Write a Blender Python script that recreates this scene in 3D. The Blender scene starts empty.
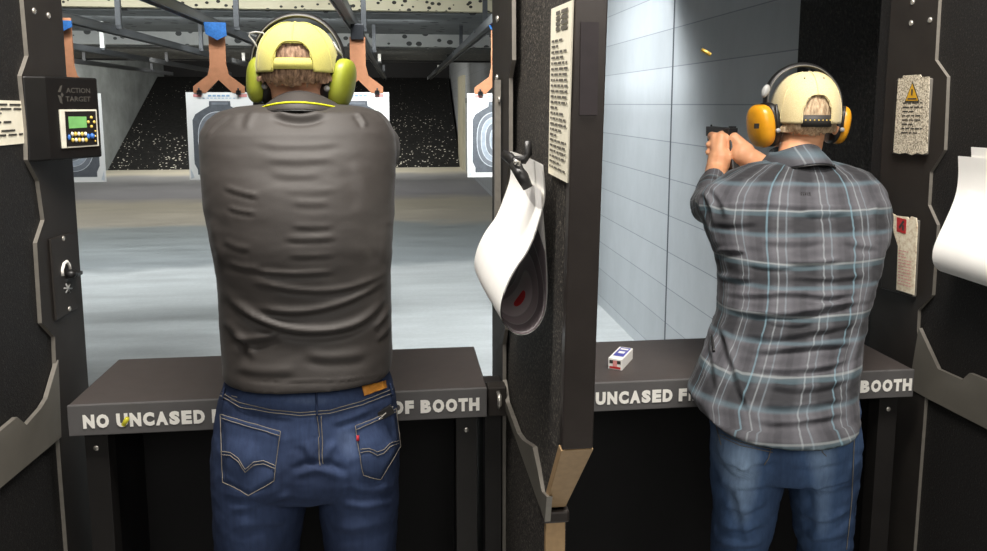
import bpy, bmesh, math, random
import numpy as np
from mathutils import Vector, Matrix, noise
from mathutils.bvhtree import BVHTree
random.seed(7)
scene = bpy.context.scene
COL = scene.collection
V = Vector
PI = math.pi

# ------------------------------------------------------------------ camera
FPX, PCX, PCY, EYE = 780.0, 493.5, 207.0, 1.6
TH = math.atan2(PCY-104.0, FPX)
PS = math.atan((PCX-400.0)/FPX*math.cos(TH))
CF = V((math.sin(PS)*math.cos(TH), math.cos(PS)*math.cos(TH), -math.sin(TH)))
CR = V((math.cos(PS), -math.sin(PS), 0))
CU = CR.cross(CF)
CC = V((0, 0, EYE))
def ray(x, y): return CF + CR*((x-PCX)/FPX) - CU*((y-PCY)/FPX)
def P(x, y, Y):
    r = ray(x, y); return CC + r*(Y/r.y)
def PX(x, y, X):
    r = ray(x, y); return CC + r*(X/r.x)
def PZ(x, y, Z):
    r = ray(x, y); return CC + r*((Z-EYE)/r.z)
def PP(x, y, p0, n):
    r = ray(x, y); return CC + r*((V(p0)-CC).dot(n)/r.dot(n))
cam_d = bpy.data.cameras.new('camera'); cam = bpy.data.objects.new('camera', cam_d); COL.objects.link(cam)
m = Matrix((CR, CU, -CF)).transposed().to_4x4(); m.translation = CC
cam.matrix_world = m
cam_d.sensor_fit = 'HORIZONTAL'; cam_d.sensor_width = 36.0
cam_d.lens = FPX/987.0*36.0
cam_d.shift_y = -(275.5-PCY)/987.0
cam_d.clip_start = .02
scene.camera = cam
scene.view_settings.view_transform = 'Standard'
scene.view_settings.look = 'None'
scene.view_settings.exposure = 0.0

# ------------------------------------------------------------------ materials
def srgb(r, g, b):
    def c(u):
        u /= 255.0
        return u/12.92 if u <= .04045 else ((u+.055)/1.055)**2.4
    return (c(r), c(g), c(b), 1)
class NT:
    def __init__(s, name):
        s.m = bpy.data.materials.new(name); s.m.use_nodes = True
        s.t = s.m.node_tree; s.b = s.t.nodes['Principled BSDF']
    def n(s, t, **kw):
        x = s.t.nodes.new(t)
        for k, v in kw.items():
            if k in x.inputs: x.inputs[k].default_value = v
            else: setattr(x, k, v)
        return x
    def l(s, a, b): s.t.links.new(a, b)
    def pos(s): return s.n('ShaderNodeTexCoord').outputs['Object']
    def ramp(s, fac, stops, interp='LINEAR'):
        r = s.n('ShaderNodeValToRGB'); e = r.color_ramp; e.interpolation = interp
        while len(e.elements) < len(stops): e.elements.new(.5)
        for el, (p, c) in zip(e.elements, stops): el.position = p; el.color = c
        s.l(fac, r.inputs['Fac']); return r.outputs['Color']
    def mix(s, fac, a, b, mode='MIX'):
        x = s.n('ShaderNodeMix', data_type='RGBA', blend_type=mode)
        for sock, v in ((0, fac), (6, a), (7, b)):
            if hasattr(v, 'links'): s.l(v, x.inputs[sock])
            else: x.inputs[sock].default_value = v
        return x.outputs[2]
    def math(s, op, a, b=0.0, c=0.0):
        x = s.n('ShaderNodeMath', operation=op)
        for i, v in enumerate((a, b, c)):
            if hasattr(v, 'links'): s.l(v, x.inputs[i])
            else: x.inputs[i].default_value = v
        return x.outputs[0]
    def noise(s, scale, detail=3, vec=None, rough=.5):
        x = s.n('ShaderNodeTexNoise'); x.inputs['Scale'].default_value = scale
        x.inputs['Detail'].default_value = detail; x.inputs['Roughness'].default_value = rough
        s.l(vec if vec is not None else s.pos(), x.inputs['Vector']); return x.outputs['Fac']
    def mapping(s, scale=(1, 1, 1), loc=(0, 0, 0), rot=(0, 0, 0), vec=None):
        x = s.n('ShaderNodeMapping'); x.inputs['Scale'].default_value = scale
        x.inputs['Location'].default_value = loc; x.inputs['Rotation'].default_value = rot
        s.l(vec if vec is not None else s.pos(), x.inputs['Vector']); return x.outputs[0]
    def bump(s, h, strength=.3, dist=.01):
        x = s.n('ShaderNodeBump'); x.inputs['Strength'].default_value = strength
        x.inputs['Distance'].default_value = dist
        s.l(h, x.inputs['Height']); s.l(x.outputs[0], s.b.inputs['Normal'])
    def set(s, base=None, rough=None, metal=None, spec=None):
        for k, v in (('Base Color', base), ('Roughness', rough), ('Metallic', metal), ('Specular IOR Level', spec)):
            if v is None: continue
            if hasattr(v, 'links'): s.l(v, s.b.inputs[k])
            else: s.b.inputs[k].default_value = v
        return s
def mat(name, col, rough=.5, metal=0, spec=.5, var=.12, vscale=40, bump=0, bscale=300):
    t = NT(name)
    dark = tuple(c*(1-var) for c in col[:3])+(1,); light = tuple(min(1, c*(1+var)) for c in col[:3])+(1,)
    t.set(t.ramp(t.noise(vscale), [(.3, dark), (.7, light)]), rough, metal, spec)
    if bump: t.bump(t.noise(bscale, 2), bump, .002)
    return t.m
M = {}
M['black_steel'] = mat('black steel', srgb(42, 38, 35), .62, .0, .3, .15, 12, .08, 500)
M['black_steel_dark'] = mat('dark steel', srgb(34, 32, 31), .45, 0, .4, .15, 12)
M['steel_edge'] = mat('bare steel edge', srgb(134, 129, 121), .4, .3, .5, .1, 60)
M['frame_steel'] = mat('brown black frame', srgb(60, 54, 51), .32, .35, .5, .12, 18, .05, 400)
M['inset'] = mat('dark inset', srgb(50, 42, 44), .5, 0, .4)
M['tan_reflection_steel'] = mat('tan reflection lower frame', srgb(176, 146, 108), .45, .15, .5, .08, 90)  # bright floor reflection in the brown frame metal, put into the colour
M['band'] = mat('grey steel band', srgb(112, 108, 100), .4, .2, .5, .12, 9)
M['counter_top'] = mat('counter laminate', srgb(74, 68, 66), .5, 0, .4, .06, 30, .05, 800)
M['fascia'] = mat('fascia', srgb(92, 90, 90), .5, 0, .4, .05, 30)
M['under'] = mat('under counter black', srgb(20, 19, 20), .6, 0, .3, .2, 6)
M['white_letter'] = mat('white lettering', srgb(245, 242, 235), .5, 0, .3, .03, 100)
M['grey_letter'] = mat('dull grey lettering', srgb(74, 72, 68), .4, 0, .5)
M['paper'] = mat('white paper', srgb(246, 244, 240), .7, 0, .2, .02, 20)
M['paper_cream'] = mat('cream paper', srgb(240, 234, 214), .7, 0, .2, .04, 60)
M['ink'] = mat('notice ink', srgb(96, 92, 84), .7)
M['ink_dark'] = mat('dark ink', srgb(58, 56, 52), .7)
M['yellow_brass'] = mat('yellow casing', srgb(208, 200, 56), .4, .2)
M['chrome'] = mat('bolt steel', srgb(200, 196, 188), .25, .7)
M['cardboard'] = mat('brown cardboard', srgb(172, 118, 86), .75, 0, .2, .08, 30)
M['tape'] = mat('blue tape', srgb(42, 92, 150), .5, 0, .4, .25, 80)
M['rail'] = mat('rail steel', srgb(84, 86, 88), .35, .3, .5, .12, 5)
M['rail_dark'] = mat('dark rail', srgb(46, 47, 50), .4, .2)
M['post'] = mat('grey hanger post', srgb(58, 60, 62), .5)
M['post_white'] = mat('white post', srgb(220, 220, 214), .5)
M['black_plastic'] = mat('black plastic', srgb(30, 29, 29), .4, 0, .5)
M['housing'] = mat('black housing', srgb(19, 18, 18), .45, 0, .4)
M['grey_plastic'] = mat('grey plastic', srgb(150, 150, 148), .4, 0, .5)
M['band_edge'] = mat('headband edge', srgb(110, 108, 104), .4)
M['green_cup'] = mat('lime plastic', srgb(150, 157, 52), .38, 0, .5, .06)
M['orange_cup'] = mat('mustard plastic', srgb(206, 142, 28), .32, 0, .5, .08)
M['gun'] = mat('black gunmetal', srgb(30, 31, 33), .4, .3)
M['brass'] = mat('brass', srgb(214, 176, 84), .3, .7)
M['blue_print'] = mat('blue print', srgb(78, 80, 170), .5)
M['red_print'] = mat('red print', srgb(190, 42, 44), .6)
M['pink_print'] = mat('pale red print', srgb(226, 150, 146), .6)
M['blue_pale'] = mat('pale blue print', srgb(150, 184, 214), .6)
M['yellow_print'] = mat('warning yellow', srgb(206, 158, 30), .6)
M['screen'] = mat('green lcd', srgb(120, 182, 108), .4, 0, .4, .1, 60)
M['btn_yellow'] = mat('yellow button', srgb(222, 190, 92), .4)
M['btn_white'] = mat('pale button', srgb(220, 216, 200), .4)
M['btn_blue'] = mat('blue button', srgb(56, 110, 190), .4)
M['leather'] = mat('tan leather patch', srgb(206, 138, 56), .6, 0, .3, .15, 120)
M['red_tab'] = mat('red tab', srgb(170, 28, 40), .6)
M['stitch'] = mat('pale stitching', srgb(128, 122, 112), .8, 0, .1)
M['piping'] = mat('yellow piping', srgb(214, 214, 40), .7, 0, .2)
M['eye'] = mat('eye', srgb(235, 230, 225), .3)
M['shoe'] = mat('brown shoe', srgb(60, 45, 36), .6)
M['target_grey'] = mat('target grey', srgb(128, 132, 138), .7, 0, .2)
M['target_dark'] = mat('target dark grey', srgb(100, 103, 108), .7, 0, .2)
M['target_ring'] = mat('target ring line', srgb(214, 218, 222), .7, 0, .2)
M['target_pale'] = mat('target pale centre', srgb(168, 176, 186), .7, 0, .2)

def m_panel():
    t = NT('speckled black panel')
    n = t.noise(210, 3, rough=.8)
    t.set(t.ramp(n, [(.40, srgb(13, 12, 12)), (.60, srgb(27, 25, 24)), (.74, srgb(72, 68, 64))]), .7, 0, .4)
    t.bump(n, .5, .003); return t.m
M['panel'] = m_panel()
def m_panel_lit():  # lighter copy of the black panel: light on the divider is in the colour
    t = NT('speckled black panel lit copy')
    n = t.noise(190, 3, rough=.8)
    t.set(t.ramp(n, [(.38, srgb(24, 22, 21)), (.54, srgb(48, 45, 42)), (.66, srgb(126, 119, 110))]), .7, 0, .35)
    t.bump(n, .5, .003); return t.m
M['panel_lit'] = m_panel_lit()
def m_foam():
    t = NT('black foam panel')
    n = t.noise(90, 3, rough=.6)
    t.set(t.ramp(n, [(.40, srgb(14, 13, 13)), (.62, srgb(38, 36, 34)), (.75, srgb(72, 68, 64))]), .8, 0, .3)
    t.bump(n, .8, .01); return t.m
M['foam'] = m_foam()
def m_floor():
    t = NT('concrete floor')
    pos = t.pos()
    sep = t.n('ShaderNodeSeparateXYZ'); t.l(pos, sep.inputs[0])
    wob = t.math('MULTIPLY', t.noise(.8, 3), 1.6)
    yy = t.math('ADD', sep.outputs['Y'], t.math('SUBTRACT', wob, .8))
    y = t.math('DIVIDE', yy, 24.0)  # bands are part floor paint and dirt, part painted light pools and shade
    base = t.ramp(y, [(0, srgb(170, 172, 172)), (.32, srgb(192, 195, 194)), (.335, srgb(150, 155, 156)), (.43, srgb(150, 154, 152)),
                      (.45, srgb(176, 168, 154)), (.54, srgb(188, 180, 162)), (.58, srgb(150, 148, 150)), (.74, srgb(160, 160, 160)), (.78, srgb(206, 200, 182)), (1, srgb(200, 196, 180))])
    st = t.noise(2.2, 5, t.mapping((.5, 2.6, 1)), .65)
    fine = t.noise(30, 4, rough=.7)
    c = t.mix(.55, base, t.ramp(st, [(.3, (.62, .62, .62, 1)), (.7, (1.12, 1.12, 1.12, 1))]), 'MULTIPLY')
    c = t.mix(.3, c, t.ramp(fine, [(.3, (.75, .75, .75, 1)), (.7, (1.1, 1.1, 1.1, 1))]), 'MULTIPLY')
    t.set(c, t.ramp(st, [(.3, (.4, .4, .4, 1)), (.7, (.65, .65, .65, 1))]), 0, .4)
    return t.m
M['floor'] = m_floor()
def m_block():
    t = NT('painted block wall')
    v = t.mapping((1, 1, 1), (.14, 0.0 - 1.6, 0), vec=None)
    pos = t.pos(); sep = t.n('ShaderNodeSeparateXYZ'); t.l(pos, sep.inputs[0])
    cmb = t.n('ShaderNodeCombineXYZ')
    t.l(t.math('ADD', sep.outputs['Y'], 20-4.41+.02), cmb.inputs[0]); t.l(t.math('ADD', sep.outputs['Z'], 20*.2167-1.6+.003), cmb.inputs[1])
    br = t.n('ShaderNodeTexBrick', offset=.5)
    for k, vv in (('Scale', 1.0), ('Mortar Size', .0032), ('Mortar Smooth', .4), ('Brick Width', 60.0), ('Row Height', .2167), ('Bias', 0.0)):
        br.inputs[k].default_value = vv
    br.inputs['Color1'].default_value = srgb(176, 180, 183); br.inputs['Color2'].default_value = srgb(166, 170, 173)
    br.inputs['Mortar'].default_value = srgb(132, 136, 142)
    t.l(cmb.outputs[0], br.inputs['Vector'])
    # one full-height expansion joint
    d = t.math('ABSOLUTE', t.math('SUBTRACT', sep.outputs['Y'], 4.41))
    j = t.math('LESS_THAN', d, .012)
    c = t.mix(j, br.outputs['Color'], srgb(74, 78, 84))
    sc = t.noise(3.0, 6, t.mapping((1, 1.4, .7)), .7)
    c = t.mix(.5, c, t.ramp(sc, [(.3, (.82, .82, .82, 1)), (.7, (1.06, 1.06, 1.06, 1))]), 'MULTIPLY')
    t.set(c, .6, 0, .35); t.bump(br.outputs['Fac'], -.12, .003); return t.m
M['block'] = m_block()
def m_conc(name, a, b, sc=1.2):
    t = NT(name)
    t.set(t.ramp(t.noise(sc, 6, rough=.65), [(.3, a), (.7, b)]), .7, 0, .3); return t.m
M['conc_wall'] = m_conc('left concrete wall', srgb(112, 116, 116), srgb(152, 158, 158))
def m_berm():
    t = NT('rubber crumb berm')
    vo = t.n('ShaderNodeTexVoronoi'); vo.inputs['Scale'].default_value = 10.5
    t.l(t.mapping((1, 1, 1.6)), vo.inputs['Vector'])
    ns = t.noise(1.3, 3)
    base = t.ramp(t.noise(14, 4, rough=.8), [(.35, srgb(10, 10, 10)), (.65, srgb(34, 34, 33))])
    sep = t.n('ShaderNodeSeparateXYZ'); t.l(t.pos(), sep.inputs[0])
    thr = t.math('MULTIPLY', t.math('SUBTRACT', ns, .25), t.math('SUBTRACT', .78, t.math('MULTIPLY', sep.outputs['Z'], .24)))
    sp = t.math('LESS_THAN', vo.outputs['Distance'], thr)
    c = t.mix(sp, base, srgb(206, 202, 190))
    t.set(c, .8, 0, .3); return t.m
M['berm'] = m_berm()
def m_baffle(name, a, b, spot, lo, scale=9):
    t = NT(name)
    base = t.ramp(t.noise(2.2, 5, rough=.6), [(.3, a), (.7, b)])
    vo = t.n('ShaderNodeTexVoronoi'); vo.inputs['Scale'].default_value = scale
    t.l(t.mapping((1, 1, 1.3)), vo.inputs['Vector'])
    thr = t.math('MULTIPLY', t.noise(1.0, 3), lo)
    c = t.mix(t.math('LESS_THAN', vo.outputs['Distance'], thr), base, spot)
    t.set(c, .8, 0, .2); return t.m
M['baffle_cream'] = m_baffle('cream baffle', srgb(172, 163, 138), srgb(190, 182, 156), srgb(50, 48, 44), .50, 13)
M['baffle_grey'] = m_baffle('grey baffle', srgb(168, 168, 164), srgb(196, 194, 188), srgb(80, 80, 78), .62, 7)
M['baffle_dark'] = m_baffle('dark baffle', srgb(80, 80, 78), srgb(98, 98, 94), srgb(140, 138, 130), .34, 9)
M['ceil_dark'] = m_baffle('dark ceiling', srgb(104, 106, 106), srgb(124, 126, 126), srgb(60, 60, 60), .40, 5)
def m_skin(name, a, b):
    t = NT(name)
    t.set(t.ramp(t.noise(26, 4), [(.3, a), (.7, b)]), .5, 0, .4)
    t.b.inputs['Subsurface Weight'].default_value = .08
    t.b.inputs['Subsurface Radius'].default_value = (.012, .005, .003)
    t.bump(t.noise(300, 2), .1, .001); return t.m
M['skin1'] = m_skin('skin of first shooter', srgb(206, 150, 122), srgb(222, 170, 142))
M['skin2'] = m_skin('skin of second shooter', srgb(222, 158, 118), srgb(236, 178, 138))
def m_hair(name, a, b, sc):
    t = NT(name)
    n = t.noise(sc, 5, t.mapping((1, 1, .16)), .75)
    n2 = t.noise(60, 3)
    c = t.mix(.6, t.ramp(n, [(.36, a), (.66, b)]), t.ramp(n2, [(.35, (.5, .5, .5, 1)), (.7, (1.2, 1.2, 1.2, 1))]), 'MULTIPLY')
    t.set(c, .7, 0, .25); t.bump(n, .6, .003); return t.m
M['hair1'] = m_hair('greying brown hair', srgb(90, 68, 54), srgb(186, 152, 126), 170)
M['hair2'] = m_hair('light grey brown hair', srgb(140, 112, 84), srgb(222, 198, 164), 230)
def m_cloth(name, a, b, scale=900, rough=.85, sheen=.2):
    t = NT(name)
    n = t.noise(scale, 2, rough=.6); n2 = t.noise(7, 3)
    c = t.mix(.25, t.ramp(n, [(.3, a), (.7, b)]), t.ramp(n2, [(.3, (.75, .75, .75, 1)), (.7, (1.15, 1.15, 1.15, 1))]), 'MULTIPLY')
    t.set(c, rough, 0, .25); t.b.inputs['Sheen Weight'].default_value = sheen
    t.bump(n, .12, .001); return t.m
M['polo'] = m_cloth('charcoal polo knit', srgb(46, 42, 40), srgb(57, 52, 49), 900, .62, .06)
M['polo'].node_tree.nodes['Principled BSDF'].inputs['Specular IOR Level'].default_value = .5
M['polo'].node_tree.nodes['Principled BSDF'].inputs['Sheen Roughness'].default_value = .4
M['cap1'] = m_cloth('yellow cap cotton', srgb(192, 184, 96), srgb(208, 200, 114), 500)
M['cap2'] = m_cloth('cream cap cotton', srgb(206, 188, 138), srgb(226, 210, 164), 500)
M['cap_dark'] = mat('dark strap', srgb(44, 40, 36), .6)
def m_denim(name, dark, light, fade):
    t = NT(name)
    tw = t.n('ShaderNodeTexWave', wave_type='BANDS', bands_direction='DIAGONAL')
    tw.inputs['Scale'].default_value = 260; tw.inputs['Distortion'].default_value = 1.5; t.l(t.pos(), tw.inputs['Vector'])
    streak = t.noise(120, 4, t.mapping((1, 1, .12)), .7)
    big = t.noise(5, 5, rough=.6)
    at = t.n('ShaderNodeAttribute', attribute_name='fade')
    f = t.math('ADD', t.math('MULTIPLY', big, .35), at.outputs['Fac'])
    c = t.ramp(f, [(.1, dark), (.45, light), (.9, fade)])
    c = t.mix(.5, c, t.ramp(streak, [(.3, (.62, .62, .66, 1)), (.7, (1.25, 1.25, 1.25, 1))]), 'MULTIPLY')
    c = t.mix(.25, c, t.ramp(tw.outputs['Color'], [(0, (.7, .7, .7, 1)), (1, (1.2, 1.2, 1.2, 1))]), 'MULTIPLY')
    t.set(c, .8, 0, .2); t.bump(streak, .15, .002); return t.m
M['denim1'] = m_denim('indigo denim', srgb(34, 43, 66), srgb(62, 77, 110), srgb(132, 150, 182))
M['denim2'] = m_denim('faded blue denim', srgb(44, 60, 88), srgb(74, 98, 134), srgb(160, 186, 216))
def m_plaid():
    t = NT('grey teal plaid flannel')
    at = t.n('ShaderNodeAttribute', attribute_name='plaid')
    sep = t.n('ShaderNodeSeparateXYZ'); t.l(at.outputs['Vector'], sep.inputs[0])
    u, v = sep.outputs['X'], sep.outputs['Y']
    def stripe(x, period, centre, half, soft=.002):
        w = t.math('PINGPONG', t.math('ADD', x, 50*period-centre), period/2)
        return t.math('SUBTRACT', 1.0, t.math('SMOOTH_MIN', 1.0, t.math('DIVIDE', t.math('MAXIMUM', t.math('SUBTRACT', w, half), 0.0), soft), .0))
    G, D = srgb(126, 124, 126), srgb(62, 61, 64)
    pu = .090; pv = .112
    hb = stripe(v, pv, .0, .024, .016); vb = stripe(u, pu, .0, .016, .010)
    c = t.mix(t.math('MULTIPLY', hb, .8), srgb(42, 43, 47), srgb(80, 79, 84))
    c = t.mix(t.math('MULTIPLY', vb, .2), c, srgb(124, 124, 130))
    c = t.mix(t.math('MULTIPLY', stripe(v, pv, .052, .008, .005), .5), c, srgb(44, 43, 46))
    c = t.mix(t.math('MULTIPLY', stripe(u, pu, .043, .005, .004), .35), c, srgb(44, 44, 48))
    c = t.mix(t.math('MULTIPLY', stripe(v, pv, .030, .0018, .005), .30), c, srgb(98, 126, 138))
    c = t.mix(t.math('MULTIPLY', stripe(v, pv, -.030, .0010, .0022), .34), c, srgb(168, 176, 176))
    c = t.mix(t.math('MULTIPLY', stripe(v, pv, -.037, .003, .004), .30), c, srgb(88, 116, 126))
    c = t.mix(t.math('MULTIPLY', stripe(u, pu, -.008, .0007, .0018), .30), c, srgb(172, 180, 184))
    c = t.mix(t.math('MULTIPLY', stripe(u, pu, .009, .0007, .0018), .24), c, srgb(150, 166, 176))
    c = t.mix(t.math('MULTIPLY', stripe(u, pu*2, .060, .0012, .0016), .45), c, srgb(120, 152, 166))
    n = t.noise(700, 2); c = t.mix(.3, c, t.ramp(n, [(.3, (.7, .7, .7, 1)), (.7, (1.2, 1.2, 1.2, 1))]), 'MULTIPLY')
    t.set(c, .8, 0, .3); t.b.inputs['Sheen Weight'].default_value = .05; t.bump(n, .15, .001); return t.m
M['plaid'] = m_plaid()
def m_worn():
    t = NT('worn speckled sign')
    n = t.noise(260, 3, rough=.7)
    t.set(t.ramp(n, [(.36, srgb(96, 88, 76)), (.5, srgb(196, 186, 166)), (.66, srgb(232, 224, 206))]), .7, 0, .2); return t.m
M['worn'] = m_worn()
def m_worn2():
    t = NT('worn cream notice')
    n = t.noise(90, 4, rough=.7)
    t.set(t.ramp(n, [(.30, srgb(206, 180, 150)), (.5, srgb(238, 226, 200)), (.66, srgb(250, 240, 220))]), .7, 0, .2); return t.m
M['worn2'] = m_worn2()

# ------------------------------------------------------------------ object helpers
def link(name, me, parent=None):
    o = bpy.data.objects.new(name, me); COL.objects.link(o)
    if parent is not None:
        o.parent = parent
        o.matrix_parent_inverse = parent_world(parent).inverted()
    return o
def parent_world(o):
    w = Matrix.Translation(o.location)
    return w if o.parent is None else parent_world(o.parent) @ o.matrix_parent_inverse @ w
def tag(o, label=None, cat=None, group=None, kind=None):
    if label: o['label'] = label
    if cat: o['category'] = cat
    if group: o['group'] = group
    if kind: o['kind'] = kind
    return o
def thing(name, loc, label, cat, group=None):
    o = bpy.data.objects.new(name, None); COL.objects.link(o); o.location = loc; o.empty_display_size = .05
    return tag(o, label, cat, group)
class MB:
    """collects shapes for ONE mesh"""
    def __init__(s): s.v = []; s.f = []; s.mi = []; s.sm = []; s.mats = []
    def m(s, mt):
        if mt not in s.mats: s.mats.append(mt)
        return s.mats.index(mt)
    def add(s, vs, fs, mt, smooth=False):
        k = len(s.v); s.v += [tuple(v) for v in vs]; i = s.m(mt)
        for f in fs: s.f.append(tuple(a+k for a in f)); s.mi.append(i); s.sm.append(smooth)
        return s
    def box(s, c, d, mt, rot=None):
        vs = []
        for x in (-.5, .5):
            for y in (-.5, .5):
                for z in (-.5, .5):
                    p = V((x*d[0], y*d[1], z*d[2]))
                    if rot is not None: p = rot @ p
                    vs.append(V(c)+p)
        return s.add(vs, [(0, 1, 3, 2), (4, 6, 7, 5), (0, 4, 5, 1), (2, 3, 7, 6), (0, 2, 6, 4), (1, 5, 7, 3)], mt)
    def box2(s, a, b, mt):
        return s.box([(p+q)/2 for p, q in zip(a, b)], [abs(q-p) for p, q in zip(a, b)], mt)
    def slab(s, pts, n, t, mt, side=None):
        """polygon pts extruded by t along n"""
        pts = [V(p) for p in pts]; n = V(n).normalized(); k = len(pts)
        top = [p+n*t for p in pts]
        a = V((0, 0, 0))
        for i in range(k): a += (pts[i]-pts[0]).cross(pts[(i+1) % k]-pts[0])
        if a.dot(n) < 0: pts.reverse(); top.reverse()
        s.add(top, [tuple(range(k))], mt)
        s.add(pts, [tuple(reversed(range(k)))], mt)
        vs = pts+top
        s.add(vs, [(i, (i+1) % k, k+(i+1) % k, k+i) for i in range(k)], side or mt)
        return s
    def tube(s, pts, r, mt, seg=8, caps=True, flat=1.0, up=None):
        pts = [V(p) for p in pts]; n = len(pts); rr = r if isinstance(r, (list, tuple)) else [r]*n
        vs = []; t0 = (pts[1]-pts[0]).normalized()
        a = V(up) if up is not None else (V((0, 0, 1)) if abs(t0.z) < .9 else V((0, 1, 0)))
        for i in range(n):
            t = (pts[min(i+1, n-1)]-pts[max(i-1, 0)]).normalized()
            b = t.cross(a)
            if b.length < 1e-6: b = t.orthogonal()
            b.normalize(); a2 = b.cross(t).normalized()
            if up is None: a = a2
            for k in range(seg):
                q = 2*PI*k/seg
                vs.append(pts[i]+(a2*math.cos(q)+b*math.sin(q)*flat)*rr[i])
        fs = [(i*seg+k, i*seg+(k+1) % seg, (i+1)*seg+(k+1) % seg, (i+1)*seg+k) for i in range(n-1) for k in range(seg)]
        if caps: fs += [tuple(reversed(range(seg))), tuple((n-1)*seg+k for k in range(seg))]
        return s.add(vs, fs, mt, True)
    def ell(s, c, r, mt, rot=None, seg=24, rings=14, power=1.0):
        vs = []; fs = []
        def sp(x): return math.copysign(abs(x)**power, x)
        for i in range(rings+1):
            p = -PI/2+PI*i/rings
            for k in range(seg):
                q = 2*PI*k/seg
                d = V((sp(math.cos(p))*sp(math.cos(q))*r[0], sp(math.cos(p))*sp(math.sin(q))*r[1], sp(math.sin(p))*r[2]))
                if rot is not None: d = rot @ d
                vs.append(V(c)+d)
        for i in range(rings):
            for k in range(seg):
                fs.append((i*seg+k, i*seg+(k+1) % seg, (i+1)*seg+(k+1) % seg, (i+1)*seg+k))
        return s.add(vs, fs, mt, True)
    def loft(s, rings, mt, caps=True, closed=True):
        n = len(rings[0]); vs = [p for r in rings for p in r]
        kk = n if closed else n-1
        fs = [(i*n+k, i*n+(k+1) % n, (i+1)*n+(k+1) % n, (i+1)*n+k) for i in range(len(rings)-1) for k in range(kk)]
        if caps and closed: fs += [tuple(reversed(range(n))), tuple((len(rings)-1)*n+k for k in range(n))]
        return s.add(vs, fs, mt, True)
    def mesh(s, name):
        me = bpy.data.meshes.new(name); me.from_pydata(s.v, [], s.f)
        for mt in s.mats: me.materials.append(M[mt] if isinstance(mt, str) else mt)
        if not s.mats: me.materials.append(M['paper'])
        me.polygons.foreach_set('material_index', s.mi); me.polygons.foreach_set('use_smooth', s.sm)
        me.update()
        bm = bmesh.new(); bm.from_mesh(me); bmesh.ops.remove_doubles(bm, verts=bm.verts, dist=1e-6)
        bmesh.ops.recalc_face_normals(bm, faces=bm.faces); bm.to_mesh(me); bm.free()
        return me
    def build(s, name, parent=None, bevel=0, recenter=False):
        o = link(name, s.mesh(name), parent)
        if bevel:
            b = o.modifiers.new('bevel', 'BEVEL'); b.width = bevel; b.segments = 2; b.limit_method = 'ANGLE'
        return o
def bare(mb, name, parent=None):
    """open sheets: no normal recalculation"""
    me = bpy.data.meshes.new(name); me.from_pydata(mb.v, [], mb.f)
    for mt in mb.mats: me.materials.append(M[mt])
    me.polygons.foreach_set('material_index', mb.mi); me.polygons.foreach_set('use_smooth', mb.sm)
    return link(name, me, parent)
def text_mesh(body, width, height, bold=.02, name='lettering'):
    """flat text as a mesh in the XY plane fitted to width x height, centred"""
    cu = bpy.data.curves.new('t', 'FONT'); cu.body = body; cu.offset = bold; cu.resolution_u = 3
    o = bpy.data.objects.new('t', cu); COL.objects.link(o)
    dg = bpy.context.evaluated_depsgraph_get()
    me = bpy.data.meshes.new_from_object(o.evaluated_get(dg)); bpy.data.objects.remove(o); bpy.data.curves.remove(cu)
    co = np.array([v.co[:] for v in me.vertices]); lo, hi = co.min(0), co.max(0)
    fs = [tuple(p.vertices) for p in me.polygons]; bpy.data.meshes.remove(me)
    co = (co-(lo+hi)/2)
    co[:, 0] *= width/(hi[0]-lo[0]); co[:, 1] *= height/(hi[1]-lo[1])
    return co, fs
def put_text(mb, body, c, ux, uy, width, height, mt, bold=.02):
    co, fs = text_mesh(body, width, height, bold)
    c, ux, uy = V(c), V(ux).normalized(), V(uy).normalized()
    mb.add([c+ux*p[0]+uy*p[1] for p in co], fs, mt)

def remeshed(mb, voxel, smooth=6, factor=.5):
    me = bpy.data.meshes.new('tmp'); me.from_pydata(mb.v, [], mb.f)
    bm = bmesh.new(); bm.from_mesh(me); bmesh.ops.recalc_face_normals(bm, faces=bm.faces); bm.to_mesh(me); bm.free()
    o = bpy.data.objects.new('tmp', me); COL.objects.link(o)
    r = o.modifiers.new('r', 'REMESH'); r.mode = 'VOXEL'; r.voxel_size = voxel
    if smooth:
        s = o.modifiers.new('s', 'SMOOTH'); s.factor = factor; s.iterations = smooth
    dg = bpy.context.evaluated_depsgraph_get()
    res = bpy.data.meshes.new_from_object(o.evaluated_get(dg))
    bpy.data.objects.remove(o); bpy.data.meshes.remove(me)
    res.materials.clear()
    return res
def vco(me):
    a = np.empty(len(me.vertices)*3); me.vertices.foreach_get('co', a); return a.reshape(-1, 3)
def vno(me):
    a = np.empty(len(me.vertices)*3); me.vertex_normals.foreach_get('vector', a); return a.reshape(-1, 3)
def setco(me, a): me.vertices.foreach_set('co', a.ravel()); me.update()
NF, NR, NU, NC = (np.array(x[:]) for x in (CF, CR, CU, CC))
def project(a):
    d = a-NC; z = d@NF
    return np.stack([PCX+FPX*(d@NR)/z, PCY-FPX*(d@NU)/z], 1)
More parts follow.
